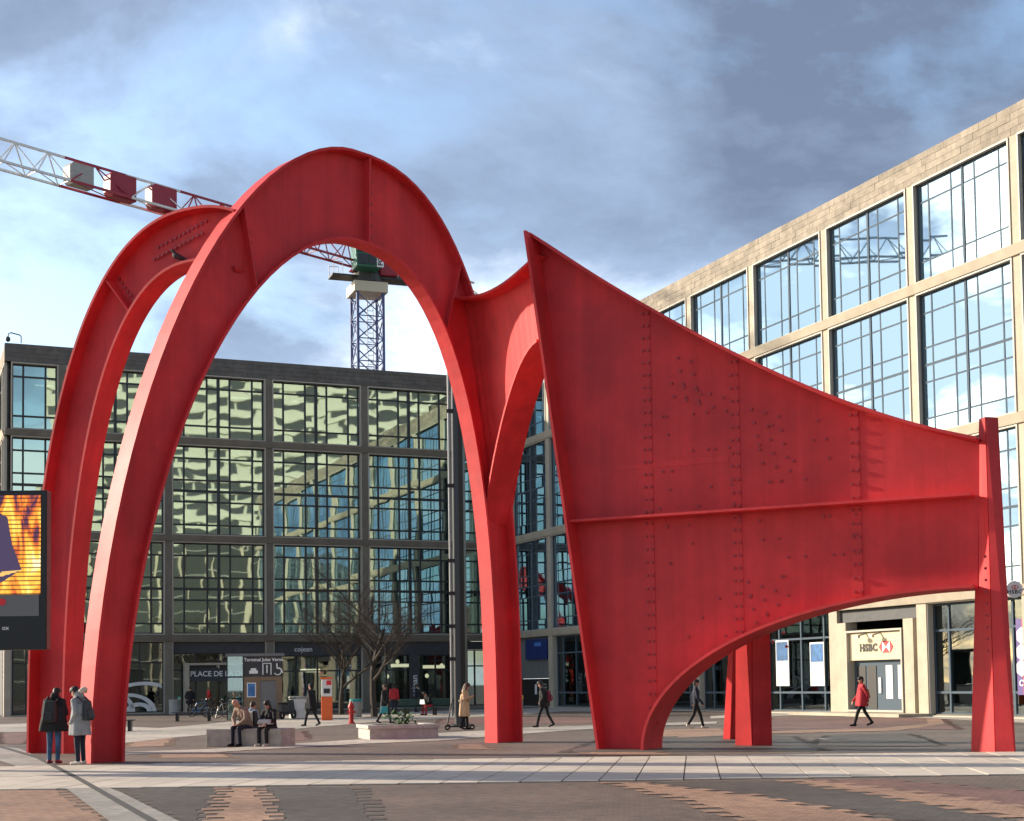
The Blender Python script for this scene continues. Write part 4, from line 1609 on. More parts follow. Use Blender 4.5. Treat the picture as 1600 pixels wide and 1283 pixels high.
# fire hydrant
hyd = thing('fire_hydrant', 'small red fire hydrant on the paving near the bare trees', 'hydrant', G(549, 1131))
MB().lathe([(0.16, 0), (0.16, 0.06), (0.10, 0.08), (0.10, 0.66), (0.14, 0.68), (0.14, 0.74), (0.13, 0.8), (0.08, 0.9), (0.02, 0.93)], 14).build('barrel', 'hydrant_red', hyd, smooth=False)
for s_ in (-1, 1):
    MB().tube([(s_ * 0.08, 0, 0.52), (s_ * 0.19, 0, 0.52)], 0.055, 10).build('outlet', 'hydrant_red', hyd)
MB().lathe([(0.035, 0.93), (0.035, 1.0), (0.01, 1.01)], 6).build('top_nut', 'hydrant_red', hyd)

# orange and white terminal
kt = thing('payment_terminal', 'orange and white ticket machine pillar beside a bare tree', 'machine', G(511, 1126), R(8))
MB().box(-0.27, 0.27, 0, 0.4, 0, 1.16).build('lower_case', 'orange', kt, bevel=0.02)
up_ = MB().box(-0.25, 0.25, 0.02, 0.38, 1.162, 2.0).build('upper_case', 'white_paint', kt, bevel=0.02)
MB().box(-0.15, 0.15, -0.005, 0.018, 1.32, 1.55).build('display', 'mullion', up_)
MB().box(-0.02, 0.22, -0.004, 0.018, 1.72, 1.94).build('label_plate', 'logo_red', up_)
MB().box(-0.29, 0.29, -0.02, 0.42, 2.002, 2.1).build('cap', 'orange', kt)


def bin_thing(loc, label, r, h, body, lid, lh=0.12, n=16):
    t = thing('litter_bin', label, 'bin', loc)
    MB().lathe([(r * 0.85, 0), (r, 0.05), (r, h - lh)], n).build('body', body, t)
    MB().lathe([(r * 1.06, h - lh + 0.003), (r * 1.06, h), (r * 0.8, h + 0.02)], n).build('rim', lid, t)
    return t


bin_thing(G(273, 1117), 'pale grey round litter bin left of the address doorway', 0.36, 0.95, 'bin_grey', 'bin_grey')
bin_thing(G(465, 1123), 'whitish round litter bin beside the parked scooter', 0.45, 1.15, 'white_paint', 'bin_grey')
bin_thing(G(556, 1121), 'pale litter bin with teal rim behind the hydrant', 0.32, 0.95, 'bin_grey', 'teal')
bin_thing(G(806, 1119), 'grey litter bin with yellow rim near the shop doorway', 0.38, 1.05, 'bin_grey', 'yellow', 0.2)

# lift kiosk
ka, kb = G(381, 1125), G(441, 1124)
kk = thing('lift_kiosk', 'brown and glass lift kiosk with white pictograms above its grey door', 'kiosk', ka, math.atan2(kb.y - ka.y, kb.x - ka.x) + R(4))
KW = (kb - ka).length
MB().box(0, KW * 0.42, 0, 0.12, 0, 2.2).build('panel', 'tan_panel', kk)
MB().box(KW * 0.85, KW, 0, 0.12, 0, 2.2).build('panel', 'tan_panel', kk)
MB().box(KW * 0.42, KW * 0.85, 0.05, 0.11, 0, 1.98).build('door', 'door_grey', kk)
MB().box(KW * 0.42, KW * 0.85, 0, 0.12, 2.0, 2.2).build('lintel', 'tan_panel', kk)
MB().box(0, KW, 0.02, 0.1, 2.2, 3.25).build('sign_box', 'dark_grey', kk)
MB().box(-0.9, KW + 0.12, -0.1, 2.6, 3.252, 3.4).build('roof', 'door_grey', kk)
MB().box(0, KW, 2.3, 2.45, 0, 3.25).build('rear_wall', 'dark_grey', kk)
for zz3 in (0.0, 1.1, 2.2):
    for yy in (0.0, 1.2):
        MB().box(-0.84, -0.82, 0.05 + yy, 1.2 + yy, zz3 + 0.04, zz3 + 1.06).build('pane', 'glass_clear', kk)
for zz3 in (0.0, 1.1, 2.2):
    MB().box(-0.8, -0.05, 0.06, 0.08, zz3 + 0.04, zz3 + 1.06).build('pane', 'glass_clear', kk)
for (a, b) in ((-0.86, 0.0), (-0.86, 2.4), (-0.86, 1.18), (-0.03, 0.0)):
    MB().box(a, a + 0.05, b, b + 0.05, 0, 3.25).build('post', 'mullion', kk)
text('lettering', 'Terminal Jules Verne', 0.235, 'letter_white', kk, (0.02, 0.005, 3.0), extrude=0.006, bold=0.006)
# pictograms: car, lift, wheelchair
pc = MB()
pc.box(0.28, 0.72, 0.0, 0.018, 2.36, 2.52).box(0.36, 0.64, 0.0, 0.018, 2.521, 2.64)
pc.build('pictogram', 'letter_white', kk)
pc = MB()
for a in (0.95, 1.36):
    pc.box(a, a + 0.05, 0.0, 0.018, 2.3, 2.9)
pc.box(1.15, 1.21, 0, 0.018, 2.38, 2.8).box(1.0, 1.36, 0, 0.018, 2.86, 2.9)
pc.build('pictogram', 'letter_white', kk)
pc = MB()
wc = [Vector((1.72 + 0.19 * math.cos(a * 0.3 - 2.6), 0.009, 2.48 + 0.19 * math.sin(a * 0.3 - 2.6))) for a in range(14)]
pc.tube(wc, 0.03, 6).bar((1.68, 0.009, 2.88), (1.70, 0.009, 2.6), 0.07).bar((1.70, 0.009, 2.62), (1.9, 0.009, 2.6), 0.05).bar((1.9, 0.009, 2.6), (1.98, 0.009, 2.38), 0.05)
pc.build('pictogram', 'letter_white', kk)
MB().box(0.16, 0.62, -0.03, -0.002, 1.15, 1.9).build('poster', 'letter_white', kk)
MB().box(0.21, 0.57, -0.036, -0.031, 1.2, 1.85).build('poster_picture', 'blue_poster', kk)

# roof security camera on a swan-neck bracket
rc = at(33, 536, 99.0)
cam_t = thing('security_camera', 'small dome security camera on a swan neck bracket at the roof edge', 'camera', rc)
MB().tube([(0, 0, 0), (0, 0, 0.45), (-0.1, 0, 0.55), (-0.7, 0, 0.72), (-0.85, 0, 0.66), (-0.9, 0, 0.45)], 0.045, 8).build('bracket', 'grey_metal', cam_t)
MB().lathe([(0.03, 0.2), (0.14, 0.12), (0.17, 0.0), (0.14, -0.12), (0.02, -0.2)], 12, (-0.9, 0, 0.28)).build('dome', 'dark_grey', cam_t, smooth=True)


# ------------------------------------------------------------------ bicycles and a scooter
def bicycle(loc, rz, label, col='black_metal'):
    t = thing('bicycle', label, 'bicycle', loc, rz)
    for wx in (-0.52, 0.52):
        ring = [(wx + 0.33 * math.cos(2 * math.pi * k / 20), 0, 0.34 + 0.33 * math.sin(2 * math.pi * k / 20)) for k in range(21)]
        w_ = MB().tube(ring, 0.022, 6, cap=False).build('wheel', 'rubber', t)
        sp = MB()
        for k in range(10):
            sp.bar((wx, 0, 0.34), (wx + 0.31 * math.cos(2 * math.pi * k / 10), 0, 0.34 + 0.31 * math.sin(2 * math.pi * k / 10)), 0.006)
        sp.build('spokes', 'grey_metal', w_)
    f = MB()
    for a, b in (((-0.52, 0.34), (-0.08, 0.30)), ((-0.52, 0.34), (-0.18, 0.80)), ((-0.08, 0.30), (-0.20, 0.88)), ((-0.08, 0.30), (0.38, 0.74)), ((-0.18, 0.80), (0.36, 0.84)), ((0.35, 0.92), (0.52, 0.34))):
        f.tube([(a[0], 0, a[1]), (b[0], 0, b[1])], 0.02, 6)
    f.build('frame', col, t)
    MB().hexa([(-0.33, -0.07, 0.90), (-0.06, -0.02, 0.90), (-0.06, 0.02, 0.90), (-0.33, 0.07, 0.90), (-0.33, -0.07, 0.95), (-0.06, -0.02, 0.94), (-0.06, 0.02, 0.94), (-0.33, 0.07, 0.95)]).build('saddle', 'rubber', t)
    MB().tube([(0.25, -0.28, 1.02), (0.36, -0.2, 1.0), (0.35, 0, 0.98), (0.36, 0.2, 1.0), (0.25, 0.28, 1.02)], 0.016, 6).build('handlebar', 'grey_metal', t)
    return t


bicycle(G(339, 1121), R(12), 'black bicycle parked across the address doorway', 'black_metal')
bicycle(G(352, 1122), R(40), 'dark bicycle leaning close to the lift kiosk', 'grey_metal')
bicycle(G(312, 1120), R(-20), 'blue framed bicycle in front of the address doorway', 'blue_poster')
mo = thing('motor_scooter', 'dark motor scooter parked between the kiosk and the white bin', 'scooter', G(450, 1124), R(70))
for wx in (-0.6, 0.6):
    MB().tube([(wx + 0.2 * math.cos(2 * math.pi * k / 16), 0, 0.26 + 0.2 * math.sin(2 * math.pi * k / 16)) for k in range(17)], 0.06, 8, cap=False).build('wheel', 'rubber', mo)
MB().hexa([(-0.85, -0.16, 0.4), (-0.1, -0.16, 0.3), (-0.1, 0.16, 0.3), (-0.85, 0.16, 0.4), (-0.85, -0.14, 0.75), (-0.12, -0.12, 0.7), (-0.12, 0.12, 0.7), (-0.85, 0.14, 0.75)]).build('body', 'dark_grey', mo, bevel=0.05)
MB().box(-0.1, 0.4, -0.17, 0.17, 0.26, 0.33).build('footboard', 'dark_grey', mo)
MB().hexa([(0.38, -0.2, 0.3), (0.46, -0.2, 0.3), (0.46, 0.2, 0.3), (0.38, 0.2, 0.3), (0.26, -0.16, 1.0), (0.34, -0.16, 1.0), (0.34, 0.16, 1.0), (0.26, 0.16, 1.0)]).build('leg_shield', 'dark_grey', mo, bevel=0.03)
MB().tube([(0.22, -0.32, 1.08), (0.3, 0, 1.04), (0.22, 0.32, 1.08)], 0.025, 6).build('handlebar', 'black_metal', mo)
MB().box(-0.8, -0.15, -0.13, 0.13, 0.76, 0.86).build('saddle', 'rubber', mo, bevel=0.03)
MB().lathe([(0.02, -0.05), (0.09, -0.04), (0.09, 0.03), (0.02, 0.05)], 12, (0.42, 0, 0.9)).build('headlight', 'letter_white', mo)

ks = thing('kick_scooter', 'black electric kick scooter under the woman in the beige coat', 'scooter', G(718, 1141), R(6))
MB().box(-0.34, 0.3, -0.08, 0.08, 0.11, 0.16).build('deck', 'black_metal', ks)
for wx in (-0.44, 0.46):
    MB().tube([(wx + 0.075 * math.cos(2 * math.pi * k / 14), 0, 0.11 + 0.075 * math.sin(2 * math.pi * k / 14)) for k in range(15)], 0.03, 8, cap=False).build('wheel', 'rubber', ks)
MB().tube([(-0.46, 0, 0.12), (-0.42, 0, 0.3), (-0.25, 0, 1.1)], 0.026, 8).tube([(-0.40, 0, 0.2), (-0.32, 0, 0.14)], 0.03, 6).build('stem', 'black_metal', ks)
MB().tube([(-0.25, -0.24, 1.1), (-0.25, 0.24, 1.1)], 0.018, 6).build('handlebar', 'black_metal', ks)


# ------------------------------------------------------------------ bare trees
def bare_tree(loc, h, seed, label, spread=0.55):
    r_ = random.Random(seed)
    t = thing('bare_tree', label, 'tree', loc, r_.uniform(0, 6))
    tr, cw = MB(), MB()

    def grow(p, d, L, rad, depth):
        segs = 4 if depth < 2 else 3
        pts, rr = [p], [rad]
        q, dd = p, d
        for i in range(segs):
            dd = (dd + Vector((r_.gauss(0, 0.09), r_.gauss(0, 0.09), r_.gauss(0.03, 0.05)))).normalized()
            q = q + dd * L / segs
            pts.append(q)
            rr.append(rad * (1 - 0.5 * (i + 1) / segs))
        (tr if depth == 0 else cw).tube(pts, rr, 7 if depth < 2 else (4 if depth < 4 else 3), cap=depth == 0)
        if depth >= 5:
            return
        nb_ = (8, 6, 5, 4, 4)[depth]
        for k_ in range(nb_):
            f = 0.45 + 0.55 * (k_ + r_.random()) / nb_ if depth else 0.35 + 0.65 * (k_ + 0.5) / nb_
            i = min(int(f * segs), segs - 1)
            b = pts[i].lerp(pts[i + 1], f * segs - i)
            a = r_.uniform(0, 6.28)
            ax = Vector((math.cos(a), math.sin(a), 0))
            nd = (dd * (0.75 if depth else 0.55) + ax * spread * r_.uniform(0.7, 1.3) + Vector((0, 0, 0.18))).normalized()
            grow(b, nd, L * r_.uniform(0.50, 0.74), rr[i] * 0.55, depth + 1)
    grow(Vector((0, 0, 0)), Vector((0, 0, 1)), h * 0.5, h * 0.02, 0)
    tr.build('trunk', 'bark', t)
    cw.build('crown', 'bark', t)
    MB().lathe([(0.75, 0.0), (0.75, 0.03), (0.1, 0.05)], 20).build('soil_ring', 'soil', t)
    return t


bare_tree(G(585, 1121), 9.6, 5, 'bare leafless tree with a straight trunk in front of the cafe', 0.95)
bare_tree(G(533, 1117), 7.8, 9, 'smaller bare leafless tree behind the orange ticket machine', 0.85)


# ================================================================== people
def capsule(mb, a, b, r0, r1, n=10):
    a, b = Vector(a), Vector(b)
    d = b - a
    L = d.length
    d = d / L if L > 1e-6 else Vector((0, 0, 1))
    pts, rr = [], []
    for k in range(4):
        t = math.pi / 2 * (1 - k / 3.0 * 0.999)
        pts.append(a - d * r0 * math.sin(t))
        rr.append(max(r0 * math.cos(t), 0.0008))
    for k in range(4):
        t = math.pi / 2 * (k / 3.0 * 0.999)
        pts.append(b + d * r1 * math.sin(t))
        rr.append(max(r1 * math.cos(t), 0.0008))
    if L < 1e-6:
        pts[4] = pts[4] + d * 1e-4
    s = d.cross(Vector((0, 0, 1)) if abs(d.z) < 0.9 else Vector((1, 0, 0))).normalized()
    t_ = d.cross(s)
    vs = [p + (s * math.cos(2 * math.pi * k / n) + t_ * math.sin(2 * math.pi * k / n)) * r for p, r in zip(pts, rr) for k in range(n)]
    fs = [(i * n + k, i * n + (k + 1) % n, (i + 1) * n + (k + 1) % n, (i + 1) * n + k) for i in range(len(pts) - 1) for k in range(n)]
    fs += [tuple(range(n))[::-1], tuple((len(pts) - 1) * n + k for k in range(n))]
    mb.add(vs, fs)


def lerp(a, b, t):
    return tuple(a[i] + (b[i] - a[i]) * t for i in range(3))


def figure(label, px, py, face, H=1.75, pose='stand', top='cloth_black', legs='cloth_black', shoes='cloth_black', hair='hair_dark', skin='skin',
           stride=0.28, arms='down', bow=0.0, hood=None, long_hair=False, coat=None, voxel=0.018, z0=0.0, bald=False, bulk=1.0, loc=None):
    """a person facing angle face (radians; 0 looks at the viewer, -90 degrees looks to the left of the picture)"""
    P = loc if loc is not None else G(px, py)
    root = thing('person', label, 'person', P + Vector((0, 0, z0)), face)
    k = H / 1.75
    J = {}
    if pose == 'sit':
        J['pel'] = (0, 0.0, 0.56)
        hipz, kneeY, kneeZ = 0.54, -0.43, 0.52
        for s, sg in (('L', 1), ('R', -1)):
            J['hip' + s] = (0.1 * sg, 0, hipz)
            J['kne' + s] = (0.13 * sg, kneeY, kneeZ)
            J['ank' + s] = (0.12 * sg, kneeY - 0.02 + (0.06 if sg > 0 else 0), 0.09)
            J['toe' + s] = (0.13 * sg, kneeY - 0.17 + (0.06 if sg > 0 else 0), 0.045)
        lean = bow
        J['chest'] = (0, -0.06 - 0.18 * lean, 0.92)
        J['neck'] = (0, -0.08 - 0.36 * lean, 1.11 - 0.04 * lean)
        J['head'] = (0, -0.12 - 0.55 * lean, 1.25 - 0.08 * lean)
        for s, sg in (('L', 1), ('R', -1)):
            J['sh' + s] = (0.19 * sg, -0.07 - 0.30 * lean, 1.04 - 0.03 * lean)
            J['el' + s] = (0.26 * sg, -0.15 - 0.25 * lean, 0.77)
            J['wr' + s] = (0.10 * sg, -0.38, 0.64)
            J['fi' + s] = (0.04 * sg, -0.46, 0.61)
    else:
        st = stride if pose == 'walk' else 0.0
        J['pel'] = (0, 0, 0.95)
        for s, sg in (('L', 1), ('R', -1)):
            f = st * sg
            J['hip' + s] = (0.092 * sg, 0, 0.91)
            J['kne' + s] = (0.10 * sg, -f * 0.55 - (0.05 if f < 0 else 0.0) - 0.01, 0.50)
            J['ank' + s] = (0.10 * sg, -f + 0.02, 0.09 + (0.07 if f < 0 else 0.0))
            J['toe' + s] = (0.115 * sg, -f - 0.14, 0.045)
        J['chest'] = (0, -0.02 - 0.05 * bow, 1.29)
        J['neck'] = (0, -0.01 - 0.10 * bow, 1.48)
        J['head'] = (0, -0.03 - 0.20 * bow, 1.625 - 0.02 * bow)
        for s, sg in (('L', 1), ('R', -1)):
            J['sh' + s] = (0.185 * sg, 0 - 0.06 * bow, 1.415)
            if arms == 'down':
                sw = st * 0.55 * -sg
                J['el' + s] = (0.245 * sg, 0.03 - sw * 0.4, 1.12)
                J['wr' + s] = (0.25 * sg, -0.06 - sw, 0.88)
                J['fi' + s] = (0.24 * sg, -0.10 - sw, 0.78)
            elif arms == 'front':          # both hands held before the chest
                J['el' + s] = (0.26 * sg, -0.06, 1.15)
                J['wr' + s] = (0.10 * sg, -0.28, 1.22)
                J['fi' + s] = (0.05 * sg, -0.34, 1.27)
            else:                            # pockets
                J['el' + s] = (0.29 * sg, 0.07, 1.14)
                J['wr' + s] = (0.22 * sg, -0.08, 0.96)
                J['fi' + s] = (0.18 * sg, -0.13, 0.92)
    J = {a: tuple(c * k for c in b) for a, b in J.items()}
    prim = []

    def cap(a, b, r0, r1, m):
        prim.append((Vector(a), Vector(b), r0 * k, r1 * k, m))
    b_ = bulk
    for sg in (-1, 1):
        o = (0.055 * sg * k * b_, 0, 0)
        cap(Vector(J['pel']) + Vector(o), Vector(J['chest']) + Vector(o), 0.115 * b_, 0.125 * b_, top)
    cap(J['shL'], J['shR'], 0.075 * b_, 0.075 * b_, top)
    cap(lerp(J['chest'], J['neck'], 0.3), J['neck'], 0.11 * b_, 0.065, top)
    cap(J['neck'], lerp(J['neck'], J['head'], 0.6), 0.052, 0.05, skin)
    h = Vector(J['head'])
    up = (h - Vector(J['neck'])).normalized()
    fw = Vector((0, -1, 0))
    fw = (fw - up * fw.dot(up)).normalized()
    cap(h - up * 0.04 * k + fw * 0.012 * k, h + up * 0.045 * k, 0.074, 0.088, skin)
    cap(h - up * 0.085 * k + fw * 0.045 * k, h - up * 0.05 * k + fw * 0.02 * k, 0.040, 0.055, skin)          # jaw
    cap(h + fw * 0.085 * k + up * 0.0, h - up * 0.035 * k + fw * 0.098 * k, 0.011, 0.017, skin)                  # nose
    cap(h - up * 0.068 * k + fw * 0.082 * k - Vector((0.014 * k, 0, 0)), h - up * 0.068 * k + fw * 0.082 * k + Vector((0.014 * k, 0, 0)), 0.009, 0.009, 'shoe_red')
    for sg in (-1, 1):
        e = h + Vector((sg * 0.082 * k, 0, 0)) - up * 0.012 * k
        cap(e - up * 0.022 * k, e + up * 0.018 * k, 0.014, 0.018, skin)
        e = h + Vector((sg * 0.030 * k, 0, 0)) + fw * 0.074 * k + up * 0.012 * k
        cap(e, e + Vector((0.004 * k, 0, 0)), 0.0125, 0.0125, 'hair_dark')
    if not bald:
        cap(h + up * 0.042 * k - fw * 0.024 * k, h + up * 0.052 * k + fw * 0.016 * k, 0.093, 0.090, hair)
        cap(h - up * 0.03 * k - fw * 0.035 * k, h + up * 0.03 * k - fw * 0.03 * k, 0.072, 0.090, hair)
    else:
        cap(h - up * 0.045 * k - fw * 0.04 * k, h - up * 0.01 * k - fw * 0.035 * k, 0.062, 0.075, hair)
    if long_hair:
        cap(h + up * 0.02 * k - fw * 0.04 * k, h - up * 0.22 * k - fw * 0.055 * k, 0.092, 0.075, hair)
        for sg in (-1, 1):
            cap(h + Vector((sg * 0.062 * k, 0, 0)), h + Vector((sg * 0.075 * k, 0, 0)) - up * 0.16 * k, 0.045, 0.04, hair)
    if hood:
        cap(Vector(J['neck']) - fw * 0.08 * k + up * 0.02 * k, Vector(J['neck']) - fw * 0.05 * k + up * 0.05 * k, 0.095, 0.10, hood)
        cap(Vector(J['neck']) + fw * 0.05 * k, Vector(J['neck']) - fw * 0.02 * k, 0.075, 0.085, hood)
    for s in 'LR':
        cap(J['hip' + s], J['kne' + s], 0.093, 0.064, legs)
        cap(J['kne' + s], J['ank' + s], 0.064, 0.050, legs)
        a, t = Vector(J['ank' + s]), Vector(J['toe' + s])
        cap(a - Vector((0, -0.03 * k, 0.03 * k)), t, 0.048, 0.036, shoes)
        cap(a, a - Vector((0, 0, 0.02)), 0.050, 0.050, shoes)
        cap(J['sh' + s], J['el' + s], 0.066 * b_, 0.055 * b_, top)
        cap(J['el' + s], J['wr' + s], 0.055 * b_, 0.043, top)
        w, f = Vector(J['wr' + s]), Vector(J['fi' + s])
        d = (f - w).normalized()
        pm_ = w + d * 0.055 * k
        cap(w, pm_, 0.030, 0.034, skin)
        sd = d.cross(Vector((0, 0, 1)))
        sd = sd.normalized() if sd.length > 0.1 else Vector((0, 1, 0))
        curl = Vector((0, -0.35, -0.25)) if abs(d.z) > 0.7 else Vector((0, -0.1, -0.5))
        for q, Lf in ((-0.030, 0.058), (-0.010, 0.072), (0.010, 0.068), (0.029, 0.052)):
            r0 = pm_ + sd * q * k + d * 0.015 * k
            r1 = r0 + d * Lf * 0.55 * k
            r2 = r1 + (d + curl).normalized() * Lf * 0.5 * k
            cap(r0, r1, 0.0105, 0.0100, skin)
            cap(r1, r2, 0.0100, 0.0085, skin)
        th0 = w + d * 0.02 * k - sd * 0.03 * k
        cap(th0, th0 + (d * 0.7 - sd * 0.6).normalized() * 0.055 * k, 0.012, 0.010, skin)
    mb = MB()
    for a, b, r0, r1, m in prim:
        capsule(mb, a, b, r0, r1)
    me = bpy.data.meshes.new('tmp')
    me.from_pydata(mb.v, [], mb.f)
    tmp = bpy.data.objects.new('tmp', me)
    COL.objects.link(tmp)
    rm = tmp.modifiers.new('r', 'REMESH')
    rm.mode = 'VOXEL'
    rm.voxel_size = voxel
    smo = tmp.modifiers.new('s', 'SMOOTH')
    smo.iterations = 2
    smo.factor = 0.4
    dg = bpy.context.evaluated_depsgraph_get()
    me2 = bpy.data.meshes.new_from_object(tmp.evaluated_get(dg))
    bpy.data.objects.remove(tmp)
    names = []
    for pr in prim:
        if pr[4] not in names:
            names.append(pr[4])
    me2.materials.clear()
    for nme in names:
        me2.materials.append(MATS[nme])
    nP = len(me2.polygons)
    cen = np.zeros(nP * 3)
    me2.polygons.foreach_get('center', cen)
    cen = cen.reshape(-1, 3)
    best = np.full(nP, 1e9)
    idx = np.zeros(nP, dtype=np.int32)
    for a, b, r0, r1, m in prim:
        A = np.array(a)
        D = np.array(b) - A
        t = np.clip(((cen - A) @ D) / max(D @ D, 1e-9), 0, 1)
        dist = np.linalg.norm(cen - A - t[:, None] * D, axis=1) - (r0 + (r1 - r0) * t)
        sel = dist < best
        best[sel] = dist[sel]
        idx[sel] = names.index(m)
    me2.polygons.foreach_set('material_index', idx)
    me2.polygons.foreach_set('use_smooth', np.ones(nP, dtype=bool))
    me2.name = 'body'
    body = bpy.data.objects.new('body', me2)
    COL.objects.link(body)
    body.parent = root
    if coat:
        cm, zt_c, zb_c, flare = coat
        rr_ = random.Random(int(px))
        n = 28
        rings = []
        zs_ = [zt_c, zt_c - 0.06, (zt_c + zb_c) / 2, zb_c + 0.12, zb_c]
        rs_ = [0.155, 0.185, 0.20 + flare * 0.4, 0.205 + flare * 0.9, 0.20 + flare]
        ph = [rr_.uniform(0, 6.28) for _ in range(3)]
        vs, fs = [], []
        for j, (zc_, r_) in enumerate(zip(zs_, rs_)):
            amp = 0.012 * j
            for q in range(n):
                a = 2 * math.pi * q / n
                w_ = r_ + amp * (math.sin(5 * a + ph[0]) * 0.6 + math.sin(3 * a + ph[1]) * 0.4)
                vs.append((w_ * 1.08 * math.cos(a) * k * b_, w_ * 0.80 * math.sin(a) * k * b_ + (stride * 0.0), zc_ * k))
        for j in range(4):
            for q in range(n):
                fs.append((j * n + q, j * n + (q + 1) % n, (j + 1) * n + (q + 1) % n, (j + 1) * n + q))
        fs.append(tuple(range(n)))
        cmb_ = MB().add(vs, fs)
        c = cmb_.build('coat', cm, root, smooth=True)
        sd_ = c.modifiers.new('s', 'SOLIDIFY')
        sd_.thickness = 0.02
        ss = c.modifiers.new('ss', 'SUBSURF')
        ss.levels = ss.render_levels = 1
    root['_k'] = k
    return root


def worn(root, name, label, cat, material, box, bev=0.05, strap=None):
    """a bag carried by a person: a thing of its own, placed in the wearer's frame"""
    t = thing(name, label, cat, root.location, root.rotation_euler.z)
    x0, x1, y0, y1, z0, z1 = box
    MB().hexa([(x0, y0, z0), (x1, y0, z0), (x1, y1, z0), (x0, y1, z0), (x0 + 0.03, y0, z1), (x1 - 0.03, y0, z1), (x1 - 0.03, y1 - 0.06, z1), (x0 + 0.03, y1 - 0.06, z1)]).build('bag_body', material, t, bevel=bev, smooth=False)
    if name == 'backpack':
        MB().hexa([(x0 + 0.05, y1 - 0.02, z0 + 0.05), (x1 - 0.05, y1 - 0.02, z0 + 0.05), (x1 - 0.05, y1 + 0.05, z0 + 0.05), (x0 + 0.05, y1 + 0.05, z0 + 0.05),
                   (x0 + 0.06, y1 - 0.04, z0 + 0.24), (x1 - 0.06, y1 - 0.04, z0 + 0.24), (x1 - 0.06, y1 + 0.02, z0 + 0.24), (x0 + 0.06, y1 + 0.02, z0 + 0.24)]).build('pocket', material, t, bevel=0.02)
    for s in (strap or []):
        MB().tube(s, 0.02, 6).build('strap', material, t)
    return t


def pack_straps(k=1.0, zs=1.46, zb=1.08, y=0.13):
    res = []
    for sg in (-1, 1):
        res.append([(sg * 0.13, y, zb + 0.02), (sg * 0.20, -0.02, zb + 0.06), (sg * 0.165, -0.115, zb + 0.2), (sg * 0.14, -0.09, zs - 0.03), (sg * 0.13, 0.02, zs + 0.045), (sg * 0.12, y + 0.02, zs - 0.06)])
    return res


D90 = math.pi / 2
p1_ = figure('person in a black coat and blue jeans seen from behind beside the sculpture foot', 84, 1194, math.pi - R(6), 1.72, 'stand', 'cloth_black', 'jeans', 'shoe_red', 'hair_dark',
             arms='front', bow=0.6, hood='cloth_black', coat=('cloth_black', 1.36, 0.74, 0.05), voxel=0.0125, bulk=1.16)
worn(p1_, 'backpack', 'black backpack worn by the person in the black coat and jeans', 'backpack', 'bag_black', (-0.17, 0.17, 0.15, 0.33, 0.93, 1.42), strap=pack_straps())
p2_ = figure('person in a long grey coat with pale fur hood turned to the sculpture foot', 125, 1196, -D90 - R(18), 1.74, 'stand', 'cloth_grey', 'cloth_navy', 'shoe_white', 'hair_dark',
             arms='pockets', bow=0.5, hood='cloth_grey', coat=('cloth_grey', 1.38, 0.66, 0.055), voxel=0.0125, bulk=1.04)
MB().tube([(0.10 * math.cos(a * 0.35 + 0.2), 0.05 + 0.05 * math.sin(a * 0.35 + 0.2), 1.60 + 0.07 * math.sin(a * 0.35)) for a in range(10)], 0.05, 8).build('fur_trim', 'fur_cream', p2_, smooth=True)
worn(p2_, 'backpack', 'slate grey backpack worn by the person in the long grey coat', 'backpack', 'bag_slate', (-0.15, 0.15, 0.14, 0.28, 0.98, 1.42), strap=pack_straps())

# the pair seated on the stone bench
bdir = bench.rotation_euler.z


def on_bench(s_, d_):
    return bench.matrix_basis @ Vector((s_, d_, 0))


Lb = L_
p3_ = figure('bald person in a taupe jacket hunched on the stone bench', 372, 1160, R(-38), 1.76, 'sit', 'cloth_taupe', 'cloth_navy', 'cloth_black', 'hair_brown', bald=True, bow=0.55,
             loc=on_bench(Lb * 0.475, 0.34), bulk=1.12, voxel=0.014, coat=None)
worn(p3_, 'backpack', 'black backpack on the back of the bald person in the taupe jacket', 'backpack', 'bag_black', (-0.16, 0.16, 0.11, 0.34, 0.55, 1.0), strap=None)
p4_ = figure('person in black with long dark hair sitting on the stone bench', 416, 1160, R(-30), 1.66, 'sit', 'cloth_black', 'cloth_black', 'shoe_white', 'hair_dark', long_hair=True, bow=0.15,
             loc=on_bench(Lb * 0.80, 0.34), voxel=0.014)
worn(p4_, 'handbag', 'pale grey bag on the lap of the seated person in black', 'bag', 'bag_white', (-0.24, 0.22, -0.38, -0.12, 0.615, 0.76), bev=0.05)
p5_ = figure('person in a pale blue jacket sitting behind the bald person', 366, 1160, R(160), 1.62, 'sit', 'cloth_blue', 'cloth_navy', 'cloth_black', 'hair_dark', bow=0.4,
             loc=on_bench(Lb * 0.40, 0.66), voxel=0.018)

# walkers
p6_ = figure('person in a long dark coat walking past the orange ticket machine', 487, 1135, -D90 - R(25), 1.78, 'walk', 'cloth_black', 'cloth_black', 'cloth_black', 'hair_dark', coat=('cloth_black', 1.36, 0.62, 0.05), bulk=1.1)
worn(p6_, 'handbag', 'black shoulder bag of the person walking past the ticket machine', 'bag', 'bag_black', (0.24, 0.36, -0.15, 0.2, 0.72, 1.0))
p7_ = figure('person in a black coat carrying a teal bag before the cafe', 601, 1131, D90 - R(15), 1.70, 'walk', 'cloth_black', 'cloth_black', 'cloth_black', 'hair_brown', coat=('cloth_black', 1.34, 0.55, 0.05))
worn(p7_, 'handbag', 'teal carrier bag in the hand of the person in the black coat', 'bag', 'teal', (-0.30, -0.20, -0.25, 0.12, 0.45, 0.76), bev=0.02)
p8_ = figure('person in a red jacket standing close to the cafe window', 616, 1116, math.pi, 1.72, 'stand', 'cloth_red', 'cloth_navy', 'cloth_black', 'hair_dark', bulk=1.1)
